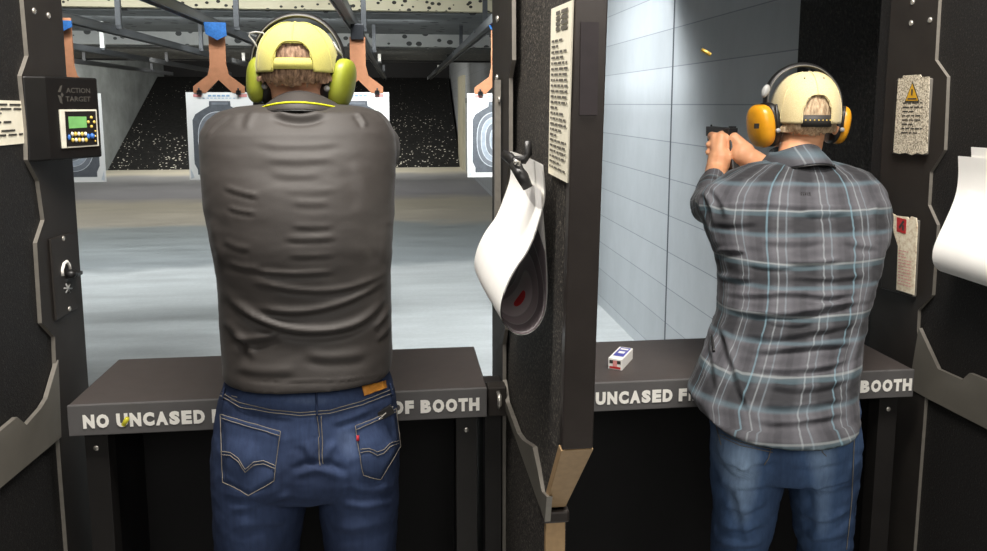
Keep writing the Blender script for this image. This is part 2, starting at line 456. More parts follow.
def crease(me, folds, back_only=True):
    """cloth folds: each (polyline in photo pixels, half width in pixels, height in mm)"""
    a = vco(me); n = vno(me); q = project(a)
    view = a-NC; view /= np.linalg.norm(view, axis=1)[:, None]
    facing = np.clip(-(n*view).sum(1)*2.0, 0, 1)
    disp = np.zeros(len(a))
    for pts, w, amp in folds:
        pts = np.array(pts, float)
        # smooth the polyline
        for _ in range(2):
            mid = (pts[:-1]*.75+pts[1:]*.25, pts[:-1]*.25+pts[1:]*.75)
            pts = np.vstack([pts[:1], np.stack(mid, 1).reshape(-1, 2), pts[-1:]])
        seg = np.diff(pts, axis=0); L = np.linalg.norm(seg, axis=1); cum = np.concatenate([[0], np.cumsum(L)])
        best = np.full(len(q), 1e9); sd = np.zeros(len(q)); al = np.zeros(len(q))
        lo = pts.min(0)-6*w; hi = pts.max(0)+6*w
        idx = np.where((q >= lo).all(1) & (q <= hi).all(1))[0]
        if not len(idx): continue
        qq = q[idx]; bb = best[idx]; ss = sd[idx]; aa = al[idx]
        for i in range(len(seg)):
            r = qq-pts[i]; tt = np.clip((r@seg[i])/(L[i]**2+1e-9), 0, 1)
            dv = r-tt[:, None]*seg[i]; dd = np.linalg.norm(dv, axis=1)
            sgn = np.sign(seg[i][0]*r[:, 1]-seg[i][1]*r[:, 0])
            mk = dd < bb
            bb[mk] = dd[mk]; ss[mk] = (sgn*dd)[mk]; aa[mk] = (cum[i]+tt*L[i])[mk]/cum[-1]
        taper = np.clip(np.minimum(aa, 1-aa)*4, 0, 1); taper = taper*taper*(3-2*taper)
        taper = np.where((aa <= 0) | (aa >= 1), 0, taper)
        prof = np.exp(-(ss/w)**2)-.75*np.exp(-((ss-1.7*w)/(1.0*w))**2)
        disp[idx] += amp*.001*prof*taper
    disp *= facing if back_only else 1
    a = a+n*disp[:, None]; setco(me, a)
def rumple(me, amp, scale, stretch=(1, 1, 1), seed=0):
    a = vco(me); n = vno(me)
    d = np.array([noise.fractal(V((p[0]*scale*stretch[0]+seed, p[1]*scale*stretch[1], p[2]*scale*stretch[2])), 1.0, 2.0, 3) for p in a])
    setco(me, a+n*(d*amp)[:, None])
def smooth_all(me):
    me.polygons.foreach_set('use_smooth', [True]*len(me.polygons)); me.update()
def ring(xl, xr, y, Yc, hd, n=48, power=2.3, zoff=None, front=1.0):
    """horizontal closed cross section whose silhouette spans xl..xr (photo pixels) at depth Yc"""
    a, b = P(xl, y, Yc), P(xr, y, Yc)
    c = (a+b)/2; w = (b-a).length/2
    k_ = hd*abs(c.x)/Yc*.92; w = math.sqrt(max(w*w-k_*k_, (.6*w)**2))
    out = []
    for k in range(n):
        q = 2*PI*k/n; cs, sn = math.cos(q), math.sin(q)
        X = math.copysign(abs(cs)**(2/power), cs)*w
        Yd = math.copysign(abs(sn)**(2/power), sn)*hd*(front if sn > 0 else 1)
        out.append(V((c.x+X, Yc+Yd, c.z)))
    return out
def limb(mb, pts, radii, mt='paper', step=.35):
    """chain of overlapping balls along pts: a tapering limb, for remeshing"""
    pts = [V(p) for p in pts]
    for i in range(len(pts)-1):
        L = (pts[i+1]-pts[i]).length; n = max(1, int(L/(min(radii[i], radii[i+1])*step)))
        for k in range(n+1):
            t = k/n; r = radii[i]*(1-t)+radii[i+1]*t
            mb.ell(pts[i].lerp(pts[i+1], t), (r, r, r), mt, None, 12, 8)
    return mb

# ================================================================== SETTING
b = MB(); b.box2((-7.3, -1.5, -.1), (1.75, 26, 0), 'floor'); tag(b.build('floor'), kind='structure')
b = MB(); b.box2((1.565, -1.5, 0), (1.75, 26, 3.2), 'block'); tag(b.build('wall_right'), kind='structure')
b = MB(); b.box2((-7.35, -1.5, 0), (-7.1, 26, 3.2), 'conc_wall'); tag(b.build('wall_left'), kind='structure')
b = MB(); b.box2((-7.3, -1.5, 2.92), (1.75, 26, 3.05), 'ceil_dark'); tag(b.build('ceiling'), kind='structure')
b = MB(); b.box2((-7.3, 25.01, 0), (1.75, 25.2, 3.2), 'under'); tag(b.build('wall_back'), kind='structure')
b = MB(); b.box2((-7.3, -1.5, 0), (1.75, -1.4, 3.0), 'conc_wall'); tag(b.build('wall_front'), kind='structure')
# rubber berm at the end of the range
b = MB()
b.slab([(1.495, 19.9, .001), (1.495, 24.3, 2.40), (1.495, 25.0, 2.40), (1.495, 25.0, .001)], (-1, 0, 0), 8.58, 'berm')
tag(b.build('backstop_berm'), 'sloping black rubber-crumb backstop littered with pale scraps at the far end of the range', 'backstop')
# pale apron strip in front of the berm is part of the floor colour; overhead baffles
def baffle(name, pts, mt, label):
    b = MB(); b.slab([(1.562, p[0], p[1]) for p in pts], (-1, 0, 0), 8.66, mt)
    tag(b.build(name), label, 'ceiling baffle', 'overhead baffles')
baffle('ceiling_baffle', [(8.0, 2.52), (8.0, 2.92), (8.12, 2.92), (8.12, 2.52)], 'baffle_cream', 'cream overhead baffle pocked with dark bullet marks, nearest of the hanging baffles')
baffle('ceiling_baffle', [(8.1, 2.50), (8.1, 2.56), (10.4, 2.56), (10.4, 2.50)], 'ceil_dark', 'flat dark grey ceiling board right behind the cream baffle')
baffle('ceiling_baffle', [(10.4, 2.34), (10.4, 2.92), (10.52, 2.92), (10.52, 2.34)], 'baffle_grey', 'mottled light grey baffle hanging behind the dark ceiling board')
baffle('ceiling_baffle', [(10.52, 2.32), (10.52, 2.38), (13.3, 2.38), (13.3, 2.32)], 'baffle_dark', 'narrow speckled dark ceiling board between the grey baffle and the black end')
baffle('ceiling_baffle', [(13.3, 2.30), (13.3, 2.92), (13.5, 2.92), (13.5, 2.30)], 'under', 'black baffle deepest over the lanes, above the backstop')
# cream pilaster on the right wall far down range
a0, a1 = PX(453, 150, 1.5), PX(463, 150, 1.5)
a0.y = 20.5
b = MB(); b.box2((1.50, a1.y, 0), (1.564, a0.y, 2.29), 'pilaster'); M['pilaster'] = m_conc('cream pilaster', srgb(170, 166, 146), srgb(196, 190, 168)); tag(b.build('pilaster'), 'narrow cream strip standing on the far right wall beside the backstop', 'pilaster')
b = MB(); b.box2((1.558, 9.0, 1.62), (1.566, a1.y-.02, 1.74), 'conc_wall'); tag(b.build('trim_1'), kind='structure')
b = MB(); b.box2((-1.9, 1.90, 2.06), (1.50, 1.95, 2.919), 'black_steel_dark'); tag(b.build('shade_bulkhead'), kind='structure')  # unseen bulkhead, added to keep the booth lamp off the block wall
b = MB(); b.box2((-.1, 4.63, 2.50), (1.55, 4.66, 2.919), 'black_steel_dark'); tag(b.build('shade_plate'), kind='structure')  # unseen plate, added to cut the block wall's lamp off toward the booth
# black foam panel on the block wall in the right booth
b = MB(); b.box2((1.505, .6, .002), (1.564, PX(797, 60, 1.505).y, 2.6), 'foam')
tag(b.build('acoustic_panel', bevel=.006), 'black rough acoustic foam panel fixed to the block wall beside the plaid shooter', 'wall panel')

# ------------------------------------------------------------------ rails, hangers, targets
def rail(X, y0, y1, label, white=()):
    t = thing('target_rail', (X, y0, 2.16), label, 'rail', 'overhead target rails')
    b = MB()
    b.box2((X-.035, y0, 2.20), (X+.035, y1, 2.212), 'rail'); b.box2((X-.035, y0, 2.15), (X-.026, y1, 2.20), 'rail')
    b.box2((X+.026, y0, 2.15), (X+.035, y1, 2.20), 'rail'); b.box2((X-.026, y0, 2.168), (X+.026, y1, 2.176), 'rail_dark')
    b.build('rail_channel', t, .002)
    for k, yy in enumerate((6.6, 9.2, 11.6, 14.6)):
        if yy > y1: continue
        h = MB(); h.box2((X-.02+.05, yy, 2.21), (X+.02+.05, yy+.035, 2.93 if yy < 8 else (2.505 if yy < 10.4 else 2.33 if yy < 13.3 else 2.31)), 'post' if k not in white else 'post_white')
        h.box2((X-.04, yy, 2.19), (X+.075, yy+.04, 2.215), 'post')
        h.build('hanger_post', t)
rail(-.335, 2.3, 18, 'overhead rail running down range above the polo shooter', (2,))
rail(.665, 2.3, 18.2, 'overhead rail along the right wall, just left of the booth divider', (3,))
rail(-1.345, 2.6, 14, 'overhead rail starting above the gap left of the yellow cap', (1, 2))
rail(-2.25, 3.2, 14, 'overhead rail starting at the blue tape above the keypad box', (2,))
rail(-3.3, 3.4, 16, 'thin overhead rail second beyond the keypad box lane', (1,))
rail(-4.4, 4.0, 16, 'thin overhead rail farthest out toward the left concrete wall', ())

TY = 5.6
def hanger(xc, yc, hw, top, bot, rx, label, tape):
    """cardboard hanger whose stem is xc-hw..xc+hw px wide at photo rows top..bot"""
    X0 = P(xc, (top+bot)/2, TY).x
    zt, zb = P(xc, top, TY).z, P(xc, bot, TY).z
    w = hw/780*TY
    t = thing('target_hanger', (X0, TY, zt), label, 'target hanger', 'cardboard target hangers on the rails')
    fz = zb+.12
    pts = [(X0-w, zt), (X0+w, zt), (X0+w, fz+.07), (X0+w*1.3, fz), (X0+.17, fz-.075), (X0+.17, zb), (X0+.09, zb), (X0, fz-.03), (X0-.09, zb), (X0-.17, zb), (X0-.17, fz-.075), (X0-w*1.3, fz), (X0-w, fz+.07)]
    b = MB(); b.slab([(p[0], TY, p[1]) for p in pts], (0, -1, 0), .012, 'cardboard'); b.build('cardboard_stem', t)
    c = MB(); c.box2((X0-.045, TY-.03, zt-.02), (X0+.045, TY+.04, 2.148), 'rail_dark'); c.build('carrier_block', t, .004)
    if tape:
        c = MB(); c.slab([(X0-w*1.35, TY-.034, min(zt+.10, 2.148)), (X0+w*1.3, TY-.034, min(zt+.07, 2.145)), (X0+w*1.35, TY-.034, zt-.06), (X0+.2*w, TY-.034, zt-.09), (X0-w*1.2, TY-.034, zt-.05)], (0, -1, 0), .012, 'tape'); c.build('blue_tape', t)
    for s in (-1, 1):
        c = MB(); c.box2((X0+s*.13-.016, TY-.022, zb-.012), (X0+s*.13+.016, TY+.018, zb+.018), 'black_plastic')
        c.tube([(X0+s*.13, TY-.02, zb+.01), (X0+s*.13, TY-.025, zb+.034)], .006, 'black_plastic'); c.build('binder_clip', t)
    return X0, zb
def paper_target(X0, ztop, label, flip=0):
    """sheet 0.43 x 0.6 with a bottle silhouette and rings"""
    w, h = .222, .60
    y = TY-.008
    b = MB()
    b.slab([(X0-w, y, ztop), (X0+w, y, ztop), (X0+w, y, ztop-h), (X0-w, y, ztop-h)], (0, -1, 0), .002, 'paper')
    y -= .0025
    cz = ztop-.33
    def poly(pts, mt, k): b.add([(X0+p[0], y-.0006*k, cz+p[1]) for p in pts], [tuple(range(len(pts)))], mt)
    sil = [(-.07, .27), (.07, .27), (.072, .235), (.11, .215), (.165, .18), (.185, .14), (.185, -.16), (.165, -.20), (.165, -.235), (-.165, -.235), (-.165, -.20), (-.185, -.16), (-.185, .14), (-.165, .18), (-.11, .215), (-.072, .235)]
    poly(sil, 'target_dark', 0)
    def oval(rx, ry, mt, k, c=(0, 0)):
        poly([(c[0]+math.copysign(abs(math.cos(2*PI*i/40))**.8, math.cos(2*PI*i/40))*rx, c[1]+math.copysign(abs(math.sin(2*PI*i/40))**.8, math.sin(2*PI*i/40))*ry) for i in range(40)], mt, k)
    for k, (rx, ry) in enumerate(((.155, .20), (.125, .165), (.095, .13), (.062, .09))):
        oval(rx, ry, 'target_ring', 1+2*k); oval(rx-.005, ry-.005, ('target_grey', 'target_pale', 'target_grey', 'target_pale')[k], 2+2*k)
    oval(.034, .05, 'red_print', 10)
    poly([(-.055, .262), (.055, .262), (.055, .245), (-.055, .245)], 'target_grey', 1)
    for sx in (-1, 1):   # red and blue header blocks
        poly([(sx*.15-.022, .318), (sx*.15+.034, .318), (sx*.15+.034, .298), (sx*.15-.022, .298)], 'pink_print', 1)
    for i in range(5):
        poly([(-.075+i*.03, .312), (-.052+i*.03, .312), (-.052+i*.03, .301), (-.075+i*.03, .301)], 'blue_pale', 1)
    for i in range(9):
        poly([(-.11+i*.025, .292), (-.094+i*.025, .292), (-.094+i*.025, .288), (-.11+i*.025, .288)], 'blue_pale', 1)
    for sx in (-1, 1):   # corner triangles at the foot
        poly([(sx*.212, -.19), (sx*.19, -.255), (sx*.212, -.262)][::(1 if sx < 0 else -1)], 'target_ring', 1)
    me = bpy.data.meshes.new('paper_target'); me.from_pydata(b.v, [], b.f)
    for mt in b.mats: me.materials.append(M[mt])
    me.polygons.foreach_set('material_index', b.mi)
    o = link('paper_target', me); tag(o, label, 'paper target', 'paper silhouette targets down range')
for xc, top, bot, hw, tape, hl, tl in (
    (218, 27, 93, 7.5, 1, 'brown cardboard hanger with blue tape left of the yellow cap', 'white silhouette target left of the polo shooter, half hidden by his shoulder'),
    (358, 37, 93, 7.5, 0, 'brown cardboard hanger right behind the lime ear cup, no tape', 'white silhouette target right behind the polo shooter\'s shoulder'),
    (498, 22, 94, 7.0, 1, 'brown cardboard hanger against the booth divider', 'silhouette target with red centre cut off by the booth divider'),
    (66, 18, 94, 7.0, 1, 'brown cardboard hanger with blue tape above the keypad box', 'silhouette target below the keypad box, mostly hidden by it')):
    X0, zb = hanger(xc, 0, hw, top, bot, 0, hl, tape)
    if xc == 358: X0 = P(357, 93, TY).x
    if xc == 66: X0 = P(105, 150, TY).x-.222
    paper_target(X0, zb+.005, tl)

# ------------------------------------------------------------------ counters
ADV = dict(N=722, O=778, U=722, C=722, A=722, S=667, E=667, D=722, F=611, I=278, R=722, M=833, T=611, B=722, H=722)
ADV[' '] = 300
def sign_text(mb, body, p0, width, height, mt='white_letter'):
    """bold sans capitals, each glyph fitted to its advance width"""
    tot = sum(ADV[ch] for ch in body); u = width/tot; x = 0; cache = {}
    for ch in body:
        w = ADV[ch]
        if ch != ' ':
            side = 22 if ch in 'AT' else (75 if ch == 'I' else 48)
            if ch not in cache: cache[ch] = text_mesh(ch, 1, 1, .068)
            co, fs = cache[ch]; gw = (w-2*side)*u
            mb.add([V((p0[0]+x+side*u+(q[0]+.5)*gw, p0[1], p0[2]+(q[1]+.5)*height)) for q in co], fs, mt)
        x += w*u
def counter(xa, xb, lab, tx0, tx1):
    YF, YB = 1.59, 1.88
    t = thing('shooting_counter', ((xa+xb)/2, YF, 0), lab, 'counter', 'shooting booth counters')
    b = MB(); b.box2((xa, YF+.004, .975), (xb, YB, 1.0), 'counter_top'); b.build('counter_top', t, .003)
    b = MB(); b.box2((xa, YF-.004, .936), (xb, YF+.004, 1.001), 'fascia'); b.build('fascia', t, .002)
    b = MB(); sign_text(b, 'NO UNCASED FIREARMS OUTSIDE OF BOOTH', (tx0, YF-.0056, .9665-.0145), tx1-tx0, .029)
    bare(b, 'lettering', t)
    b = MB(); b.box2((xa+.01, YB-.03, .02), (xb-.01, YB-.01, .975), 'under'); b.build('modesty_panel', t)
    for x in (xa+.02, xb-.065):
        b = MB(); b.box2((x, YF+.02, 0), (x+.045, YF+.06, .975), 'black_steel_dark'); b.box2((x+.01, YF+.06, 0), (x+.035, YB-.03, .975), 'under')
        for z in (.9, .5): b.ell((x+.022, YF+.018, z), (.006, .003, .006), 'chrome', None, 10, 6)
        b.build('leg', t, .003)
    return t
xl, xr = PZ(68, 405, 1.0).x, PZ(487, 388, 1.0).x
counter(xl, xr, 'dark shooting counter in front of the polo shooter with white warning lettering', P(83, 420, 1.59).x, P(480, 405, 1.59).x)
xr2 = PZ(917, 371, 1.0).x
tw = P(480, 405, 1.59).x-P(83, 420, 1.59).x
x1 = P(911, 384, 1.59).x
counter(.285, xr2, 'dark shooting counter in front of the plaid shooter, small ammunition box on it', x1-tw, x1)
b = MB(); b.box2((xr+.002, 1.645, 0), (.213, 1.69, .99), 'black_steel_dark'); b.box2((xr+.002, 1.69, 0), (.213, 1.86, .9), 'under'); tag(b.build('gap_filler_post'), 'black upright filling the gap between left counter and divider', 'post')
# steel latch between left counter and divider
t = thing('counter_latch', (.2, 1.60, .98), 'small worn steel latch bracket at the right end of the left counter', 'latch')
b = MB(); b.box2((xr+.004, 1.60, .93), (.219, 1.64, .995), 'black_steel'); b.build('bracket', t, .003)
b = MB(); b.tube([(.2, 1.597, .985), (.2, 1.575, .985), (.2, 1.57, .97), (.2, 1.585, .955)], .005, 'chrome'); b.build('hook', t)

# ------------------------------------------------------------------ partitions
XL, XR = -.735, 1.20
def bolt(parent, x, y, X, sgn):
    p = PX(x, y, X); b = MB(); b.ell(p, (.004, .007, .007), 'chrome', None, 12, 8); b.build('bolt', parent)
def side_plate(parent, pts, X, sgn, name, mt='black_steel', t=.012):
    b = MB(); b.slab([PX(x, y, X) for x, y in pts], (sgn, 0, 0), t, mt, 'steel_edge'); return b.build(name, parent)
# left
t = thing('side_partition', (XL-.03, 1.2, 0), 'black speckled side partition at the left edge with stepped steel plates', 'booth partition', 'booth side walls')
b = MB(); b.box2((XL-.05, -.2, 0), (XL, PX(74, 180, XL+.008).y-.002, 2.6), 'panel'); b.build('panel', t, .003)
lf = [(57, 0), (75, 180), (88, 384), (90, 440), (59, 437), (56, 362), (55, 337), (42, 323), (37, 243), (44.5, 220), (39, 181), (28, 160), (27, 130), (21.6, 76), (28.5, 56), (23.6, 0)]
pts = [PX(x, y, XL+.008) for x, y in lf]
topn, topf = pts[-1], pts[0]
far = PX(74, 180, XL+.008).y
poly = [V((XL, far, 2.6)), V((XL, far, .02)), V((XL, pts[4].y, .02))]+[V((XL, p.y, p.z)) for p in pts[4:]]+[V((XL, pts[-1].y, 2.6))]
b = MB(); b.slab(poly, (1, 0, 0), .008, 'black_steel', 'steel_edge'); b.build('post_plate', t)
bl = [(57, 360), (46, 398), (40, 408), (25, 425), (15.5, 417), (0, 430)]
bp = [PX(x, y, XL+.008) for x, y in bl]; bb = PX(0, 487, XL+.008); bb2 = PX(60, 437, XL+.008)
poly = [V((XL+.002, p.y, p.z)) for p in bp]+[V((XL+.002, 1.1, bp[-1].z)), V((XL+.002, 1.1, bb.z)), V((XL+.002, bb.y, bb.z)), V((XL+.002, bb2.y, bb2.z))]
b = MB(); b.slab(poly, (1, 0, 0), .009, 'band', 'steel_edge'); b.build('steel_band', t)
for x, y in ((34, 11), (48.5, 15.5)): bolt(t, x, y, XL+.009, 1)
# right
t = thing('side_partition', (XR+.03, 1.2, 0), 'black side partition at the right edge carrying two worn notices', 'booth partition', 'booth side walls')
b = MB(); b.box2((XR, -.2, 0), (XR+.05, 1.875, 2.6), 'panel'); b.build('panel', t, .003)
rf = [(938, 8), (935, 60), (947, 77), (944, 150), (930, 172), (928, 205), (937, 225), (932, 295), (918, 310), (917, 330), (925, 398)]
pts = [PX(x, y, XR-.008) for x, y in rf]
poly = [V((XR, pts[0].y, 2.6))]+[V((XR, p.y, p.z)) for p in pts]+[V((XR, pts[-1].y, .02)), V((XR, 1.82, .02)), V((XR, 1.82, 2.6))]
b = MB(); b.slab(poly, (-1, 0, 0), .008, 'black_steel', 'steel_edge'); b.build('post_plate', t)
bl = [(917.5, 328), (936.5, 369), (960.7, 380), (968, 373), (987, 381)]
bp = [PX(x, y, XR-.014) for x, y in bl]; bb = PX(987, 430, XR-.014); bb2 = PX(925, 398, XR-.014)
poly = [V((XR-.002, p.y, p.z)) for p in bp]+[V((XR-.002, 1.05, bp[-1].z)), V((XR-.002, 1.05, bb.z)), V((XR-.002, bb.y, bb.z)), V((XR-.002, bb2.y, bb2.z)), V((XR-.002, bp[0].y+.02, bb2.z))]
b = MB(); b.slab(poly, (-1, 0, 0), .009, 'band', 'steel_edge'); b.build('steel_band', t)
for x, y in ((911, 23), (930, 20), (912.6, 2)): bolt(t, x, y, XR-.009, -1)

# divider between the booths
DX0, DX1 = .222, .2665
t = thing('booth_divider', ((DX0+DX1)/2, 1.2, 0), 'black speckled divider between the two booths with a stepped lower frame reflecting tan', 'booth partition')
YFr = PX(566, 300, DX0).y
zk = P(578, 450, YFr).z; pk = PX(546, 508, DX0); Yk, zk2 = pk.y, pk.z
b = MB()
b.slab([(DX0+.004, YFr+.012, 2.6), (DX0+.004, YFr+.012, zk), (DX0+.004, Yk+.012, zk2), (DX0+.004, Yk+.012, .0), (DX0+.004, 1.86, .0), (DX0+.004, 1.86, 2.6)], (1, 0, 0), DX1-DX0-.008, 'panel_lit')
def lean(mb): mb.v = [(x+(z-1.30)*.016, y, z) if z > 1 else (x-.0048, y, z) for x, y, z in mb.v]; return mb
lean(b).build('panel', t)
b = MB(); b.box2((DX0, YFr, zk+.001), (DX1, YFr+.022, 2.6), 'frame_steel'); lean(b).build('front_frame', t, .002)
WL = .032   # the lower frame is narrower than the upper one
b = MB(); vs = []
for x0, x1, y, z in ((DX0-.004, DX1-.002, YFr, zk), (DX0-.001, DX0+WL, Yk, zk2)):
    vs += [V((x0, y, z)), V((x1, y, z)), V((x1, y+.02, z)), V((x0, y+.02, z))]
b.add(vs, [(0, 1, 5, 4), (1, 2, 6, 5), (2, 3, 7, 6), (3, 0, 4, 7), (0, 3, 2, 1), (4, 5, 6, 7)], 'tan_reflection_steel'); b.build('slanted_frame', t, .001)
b = MB(); b.box2((DX0, Yk, .0), (DX0+WL, Yk+.02, zk2-.005), 'tan_reflection_steel'); b.build('lower_frame', t, .002)
b = MB(); b.box2((DX0-.006, Yk-.004, zk2-.026), (DX0+WL+.006, Yk+.03, zk2-.005), 'frame_steel'); b.build('clamp_collar', t, .004)
b = MB()
i0, i1 = P(580.5, 22, YFr), P(597, 115, YFr)
b.box2((i0.x, YFr-.002, i1.z), (i1.x, YFr+.003, i0.z), 'inset'); b.build('viewing_strip', t)
# plates on the divider's left face
b = MB()
pp = [(PX(511, 0, DX0).y, 2.6)]+[(PX(x, y, DX0-.01).y, PX(x, y, DX0-.01).z) for x, y in ((509, 60), (506, 78), (506, 160), (503, 185), (502, 225), (505, 245), (502, 330), (500, 345))]
yn = pp[-1][0]
poly = [(DX0+.004, 1.86, 2.6)]+[(DX0+.004, a, z) for a, z in pp]+[(DX0+.004, yn, .02), (DX0+.004, 1.86, .02)]
b.slab(poly, (-1, 0, 0), .008, 'black_steel', 'steel_edge'); b.build('post_plate', t)
b = MB()
zz = [(500, 380), (503, 402), (514, 433), (519, 440), (529, 447), (534, 470), (538, 492), (543, 497)]
q = [PX(x, y, DX0-.012) for x, y in zz]; q0 = PX(541, 522, DX0-.012); q1 = PX(503, 408, DX0-.012)
poly = [(DX0+.003, p.y, p.z) for p in q]+[(DX0+.003, q0.y, q0.z), (DX0+.003, q[0].y, q0.z-.005)]
b.slab(poly, (-1, 0, 0), .009, 'band', 'steel_edge'); b.build('steel_band', t)
for x, y in ((497.5, 19), (497, 78), (499, 100)):
    p = PX(x, y, DX0-.012); b = MB(); b.ell(p, (.004, .008, .008), 'chrome', None, 12, 8); b.build('bolt', t)
b = MB(); p0, p1 = PX(497.5, 80, DX0-.014), PX(498, 250, DX0-.014); b.box2((DX0-.02, p0.y-.01, p1.z), (DX0-.008, p0.y+.012, p0.z), 'steel_edge'); b.build('edge_strip', t)

# ------------------------------------------------------------------ notices
def lines(b, plane, tl, tr, br, bl, rows, mt, x0=.08, x1=.92, y0=.1, y1=.95, lh=.4, seed=1, off=.0012):
    """rows of short dark dashes for small print on a sheet given by its four photo corners"""
    rnd = random.Random(seed)
    n = V(plane[1]); A, B_, C_, D = [PP(p[0], p[1], plane[0], n)+n*off for p in (tl, tr, br, bl)]
    def uv(u, v): return A.lerp(B_, u).lerp(D.lerp(C_, u), v)
    step = (y1-y0)/rows
    for r in range(rows):
        v = y0+r*step; u = x0
        end = x1 if rnd.random() > .3 else x0+(x1-x0)*rnd.uniform(.4, .9)
        while u < end-.02:
            w = min(rnd.uniform(.08, .22), end-u)
            b.add([uv(u, v), uv(u+w, v), uv(u+w, v+step*lh), uv(u, v+step*lh)], [(0, 1, 2, 3)], mt); u += w+.035
    return uv
def sheet(name, plane, corners, mt, t=.0012, label=None, cat='notice', group=None):
    n = V(plane[1]); b = MB(); b.slab([PP(x, y, plane[0], n) for x, y in corners], n, t, mt)
    return b
pl = ((DX0-.0, 1.2, 1.6), (-1, 0, 0))
pln = ((DX0+.0035, 1.2, 1.6), (-1, 0, 0))
cs = [(552.5, 9), (574, 0), (568.5, 183), (549.5, 173)]
b = sheet('n', pln, cs, 'paper_cream', .002)
uv = lines(b, pln, *cs, 24, 'ink', .1, .93, .19, .97, .42, 3, .0032)
for k in range(4):
    for u0, u1 in ((.3, .5), (.55, .85)):
        v = .03+k*.03; b.add([uv(u0, v), uv(u1, v), uv(u1, v+.022), uv(u0, v+.022)], [(0, 1, 2, 3)], 'ink')
tag(bare(b, 'range_notice'), 'tall cream notice of small print stuck to the booth divider', 'notice')
pll = ((XL, 1.2, 1.6), (1, 0, 0))
cs = [(-45, 99), (23, 101), (26.5, 143), (-45, 150)]
b = sheet('n', pll, cs, 'paper_cream', .002)
lines(b, pll, *cs, 9, 'ink_dark', .05, .93, .07, .95, .45, 5, .0032)
tag(bare(b, 'range_notice'), 'small cream notice of hand-size print at the left frame edge', 'notice')
plr = ((XR-.008, 1.2, 1.6), (-1, 0, 0))
# raised backing slabs and worn notices on the right partition
def backing(pts, mt='black_steel'):
    b = MB(); b.slab([PP(x, y, plr[0], V(plr[1])) for x, y in pts], plr[1], .012, mt, 'steel_edge'); return b
t = thing('warning_sign', PP(912, 152, plr[0], V(plr[1])), 'worn speckled sign with yellow warning triangle on the right partition', 'sign')
backing([(900, 80), (934, 78), (929, 155), (895, 153)]).build('backing_plate', t, .003)
pls = ((XR-.020, 1.2, 1.6), (-1, 0, 0))
cs = [(899, 78), (930, 76), (927.6, 154), (894, 152)]
b = MB(); b.slab([PP(x, y, pls[0], V(pls[1])) for x, y in [(899, 78.5), (903.5, 78), (904, 75.5), (921, 74.5), (922, 77), (930, 76.5), (927.6, 153), (923, 154.5), (918, 153), (912, 155), (906, 152.5), (900, 154), (894, 152)]], (-1, 0, 0), .002, 'worn')
b.build('sign_face', t)
b = MB(); uv = lines(b, pls, *cs, 8, 'ink_dark', .22, .85, .33, .78, .3, 9, .003)
bare(b, 'small_print', t); b = MB()
b.add([uv(.50, .055), uv(.75, .325), uv(.27, .325)], [(0, 1, 2)], 'ink_dark')
def uvo(u, v): return uv(u, v)+V((-.0006, 0, 0))
b.add([uvo(.50, .085), uvo(.71, .31), uvo(.31, .31)], [(0, 1, 2)], 'yellow_print')
def uvp(u, v): return uv(u, v)+V((-.0012, 0, 0))
b.add([uvp(.48, .16), uvp(.54, .16), uvp(.53, .24), uvp(.49, .24)], [(0, 1, 2, 3)], 'ink_dark')
b.add([uvp(.38, .275), uvp(.66, .275), uvp(.66, .295), uvp(.38, .295)], [(0, 1, 2, 3)], 'ink_dark')
bare(b, 'warning_triangle', t)
t = thing('safety_notice', PP(906, 292, plr[0], V(plr[1])), 'torn cream notice with red square emblem below the warning sign', 'sign')
backing([(890, 222), (921, 220), (917, 297), (885, 288)]).build('backing_plate', t, .003)
b = MB(); b.slab([PP(x, y, pls[0], V(pls[1])) for x, y in [(892, 213), (897, 215.7), (908.5, 217), (909, 219), (912, 216.5), (917, 218), (918, 226), (914.5, 295), (897, 289.5), (898.6, 246), (894.6, 233)]], (-1, 0, 0), .002, 'worn2'); b.build('notice_sheet', t)
b = MB(); cs = [(898, 217), (917, 219), (914.5, 294), (897, 289)]
uv = lines(b, pls, *cs, 12, 'pink_print', .12, .85, .45, .95, .25, 13, .003)
bare(b, 'small_print', t); b = MB()
b.add([uv(.0, .0), uv(.52, .02), uv(.50, .215), uv(.0, .2)], [(0, 1, 2, 3)], 'red_print')
b.add([uvo(.12, .13), uvo(.18, .16), uvo(.42, .06), uvo(.36, .03)], [(0, 1, 2, 3)], 'ink_dark')
b.add([uvo(.30, .10), uvo(.40, .10), uvo(.40, .18), uvo(.30, .17)], [(0, 1, 2, 3)], 'ink_dark')
bare(b, 'red_emblem', t)

# ------------------------------------------------------------------ keypad box on the left partition
Bc = P(48, 118, 1.66); Cc = P(100, 118, 1.775)
zt, zb = P(48, 76, 1.66).z, P(48, 161, 1.66).z
A_ = V((XL+.0085, PX(25, 118, XL+.0085).y, 0)); D_ = V((XL+.0085, PX(73, 180, XL+.008).y, 0))
t = thing('lane_controller', (XL+.05, 1.6, zb), 'black keypad box with green screen on the left partition', 'control box')
b = MB(); b.slab([V((p.x, p.y, zb)) for p in (A_, Bc, Cc, D_)], (0, 0, 1), zt-zb, 'housing'); b.build('housing', t, .004)
u = V((Cc.x-Bc.x, Cc.y-Bc.y, 0)).normalized(); nn = V((u.y, -u.x, 0))
fp = (V((Bc.x, Bc.y, zt)), nn)
def K(x, y, off=.0): return PP(x, y, fp[0], nn)+nn*off
def kpoly(b, pts, mt, off, th=None):
    if th: b.slab([K(x, y, off) for x, y in pts], nn, th, mt)
    else: b.add([K(x, y, off) for x, y in pts], [tuple(range(len(pts)))], mt)
b = MB(); kpoly(b, [(58, 109.5), (95, 109.5), (97.5, 146), (61, 148.5)], 'btn_white', .0006, .004); b.build('keypad_bezel', t, .001)
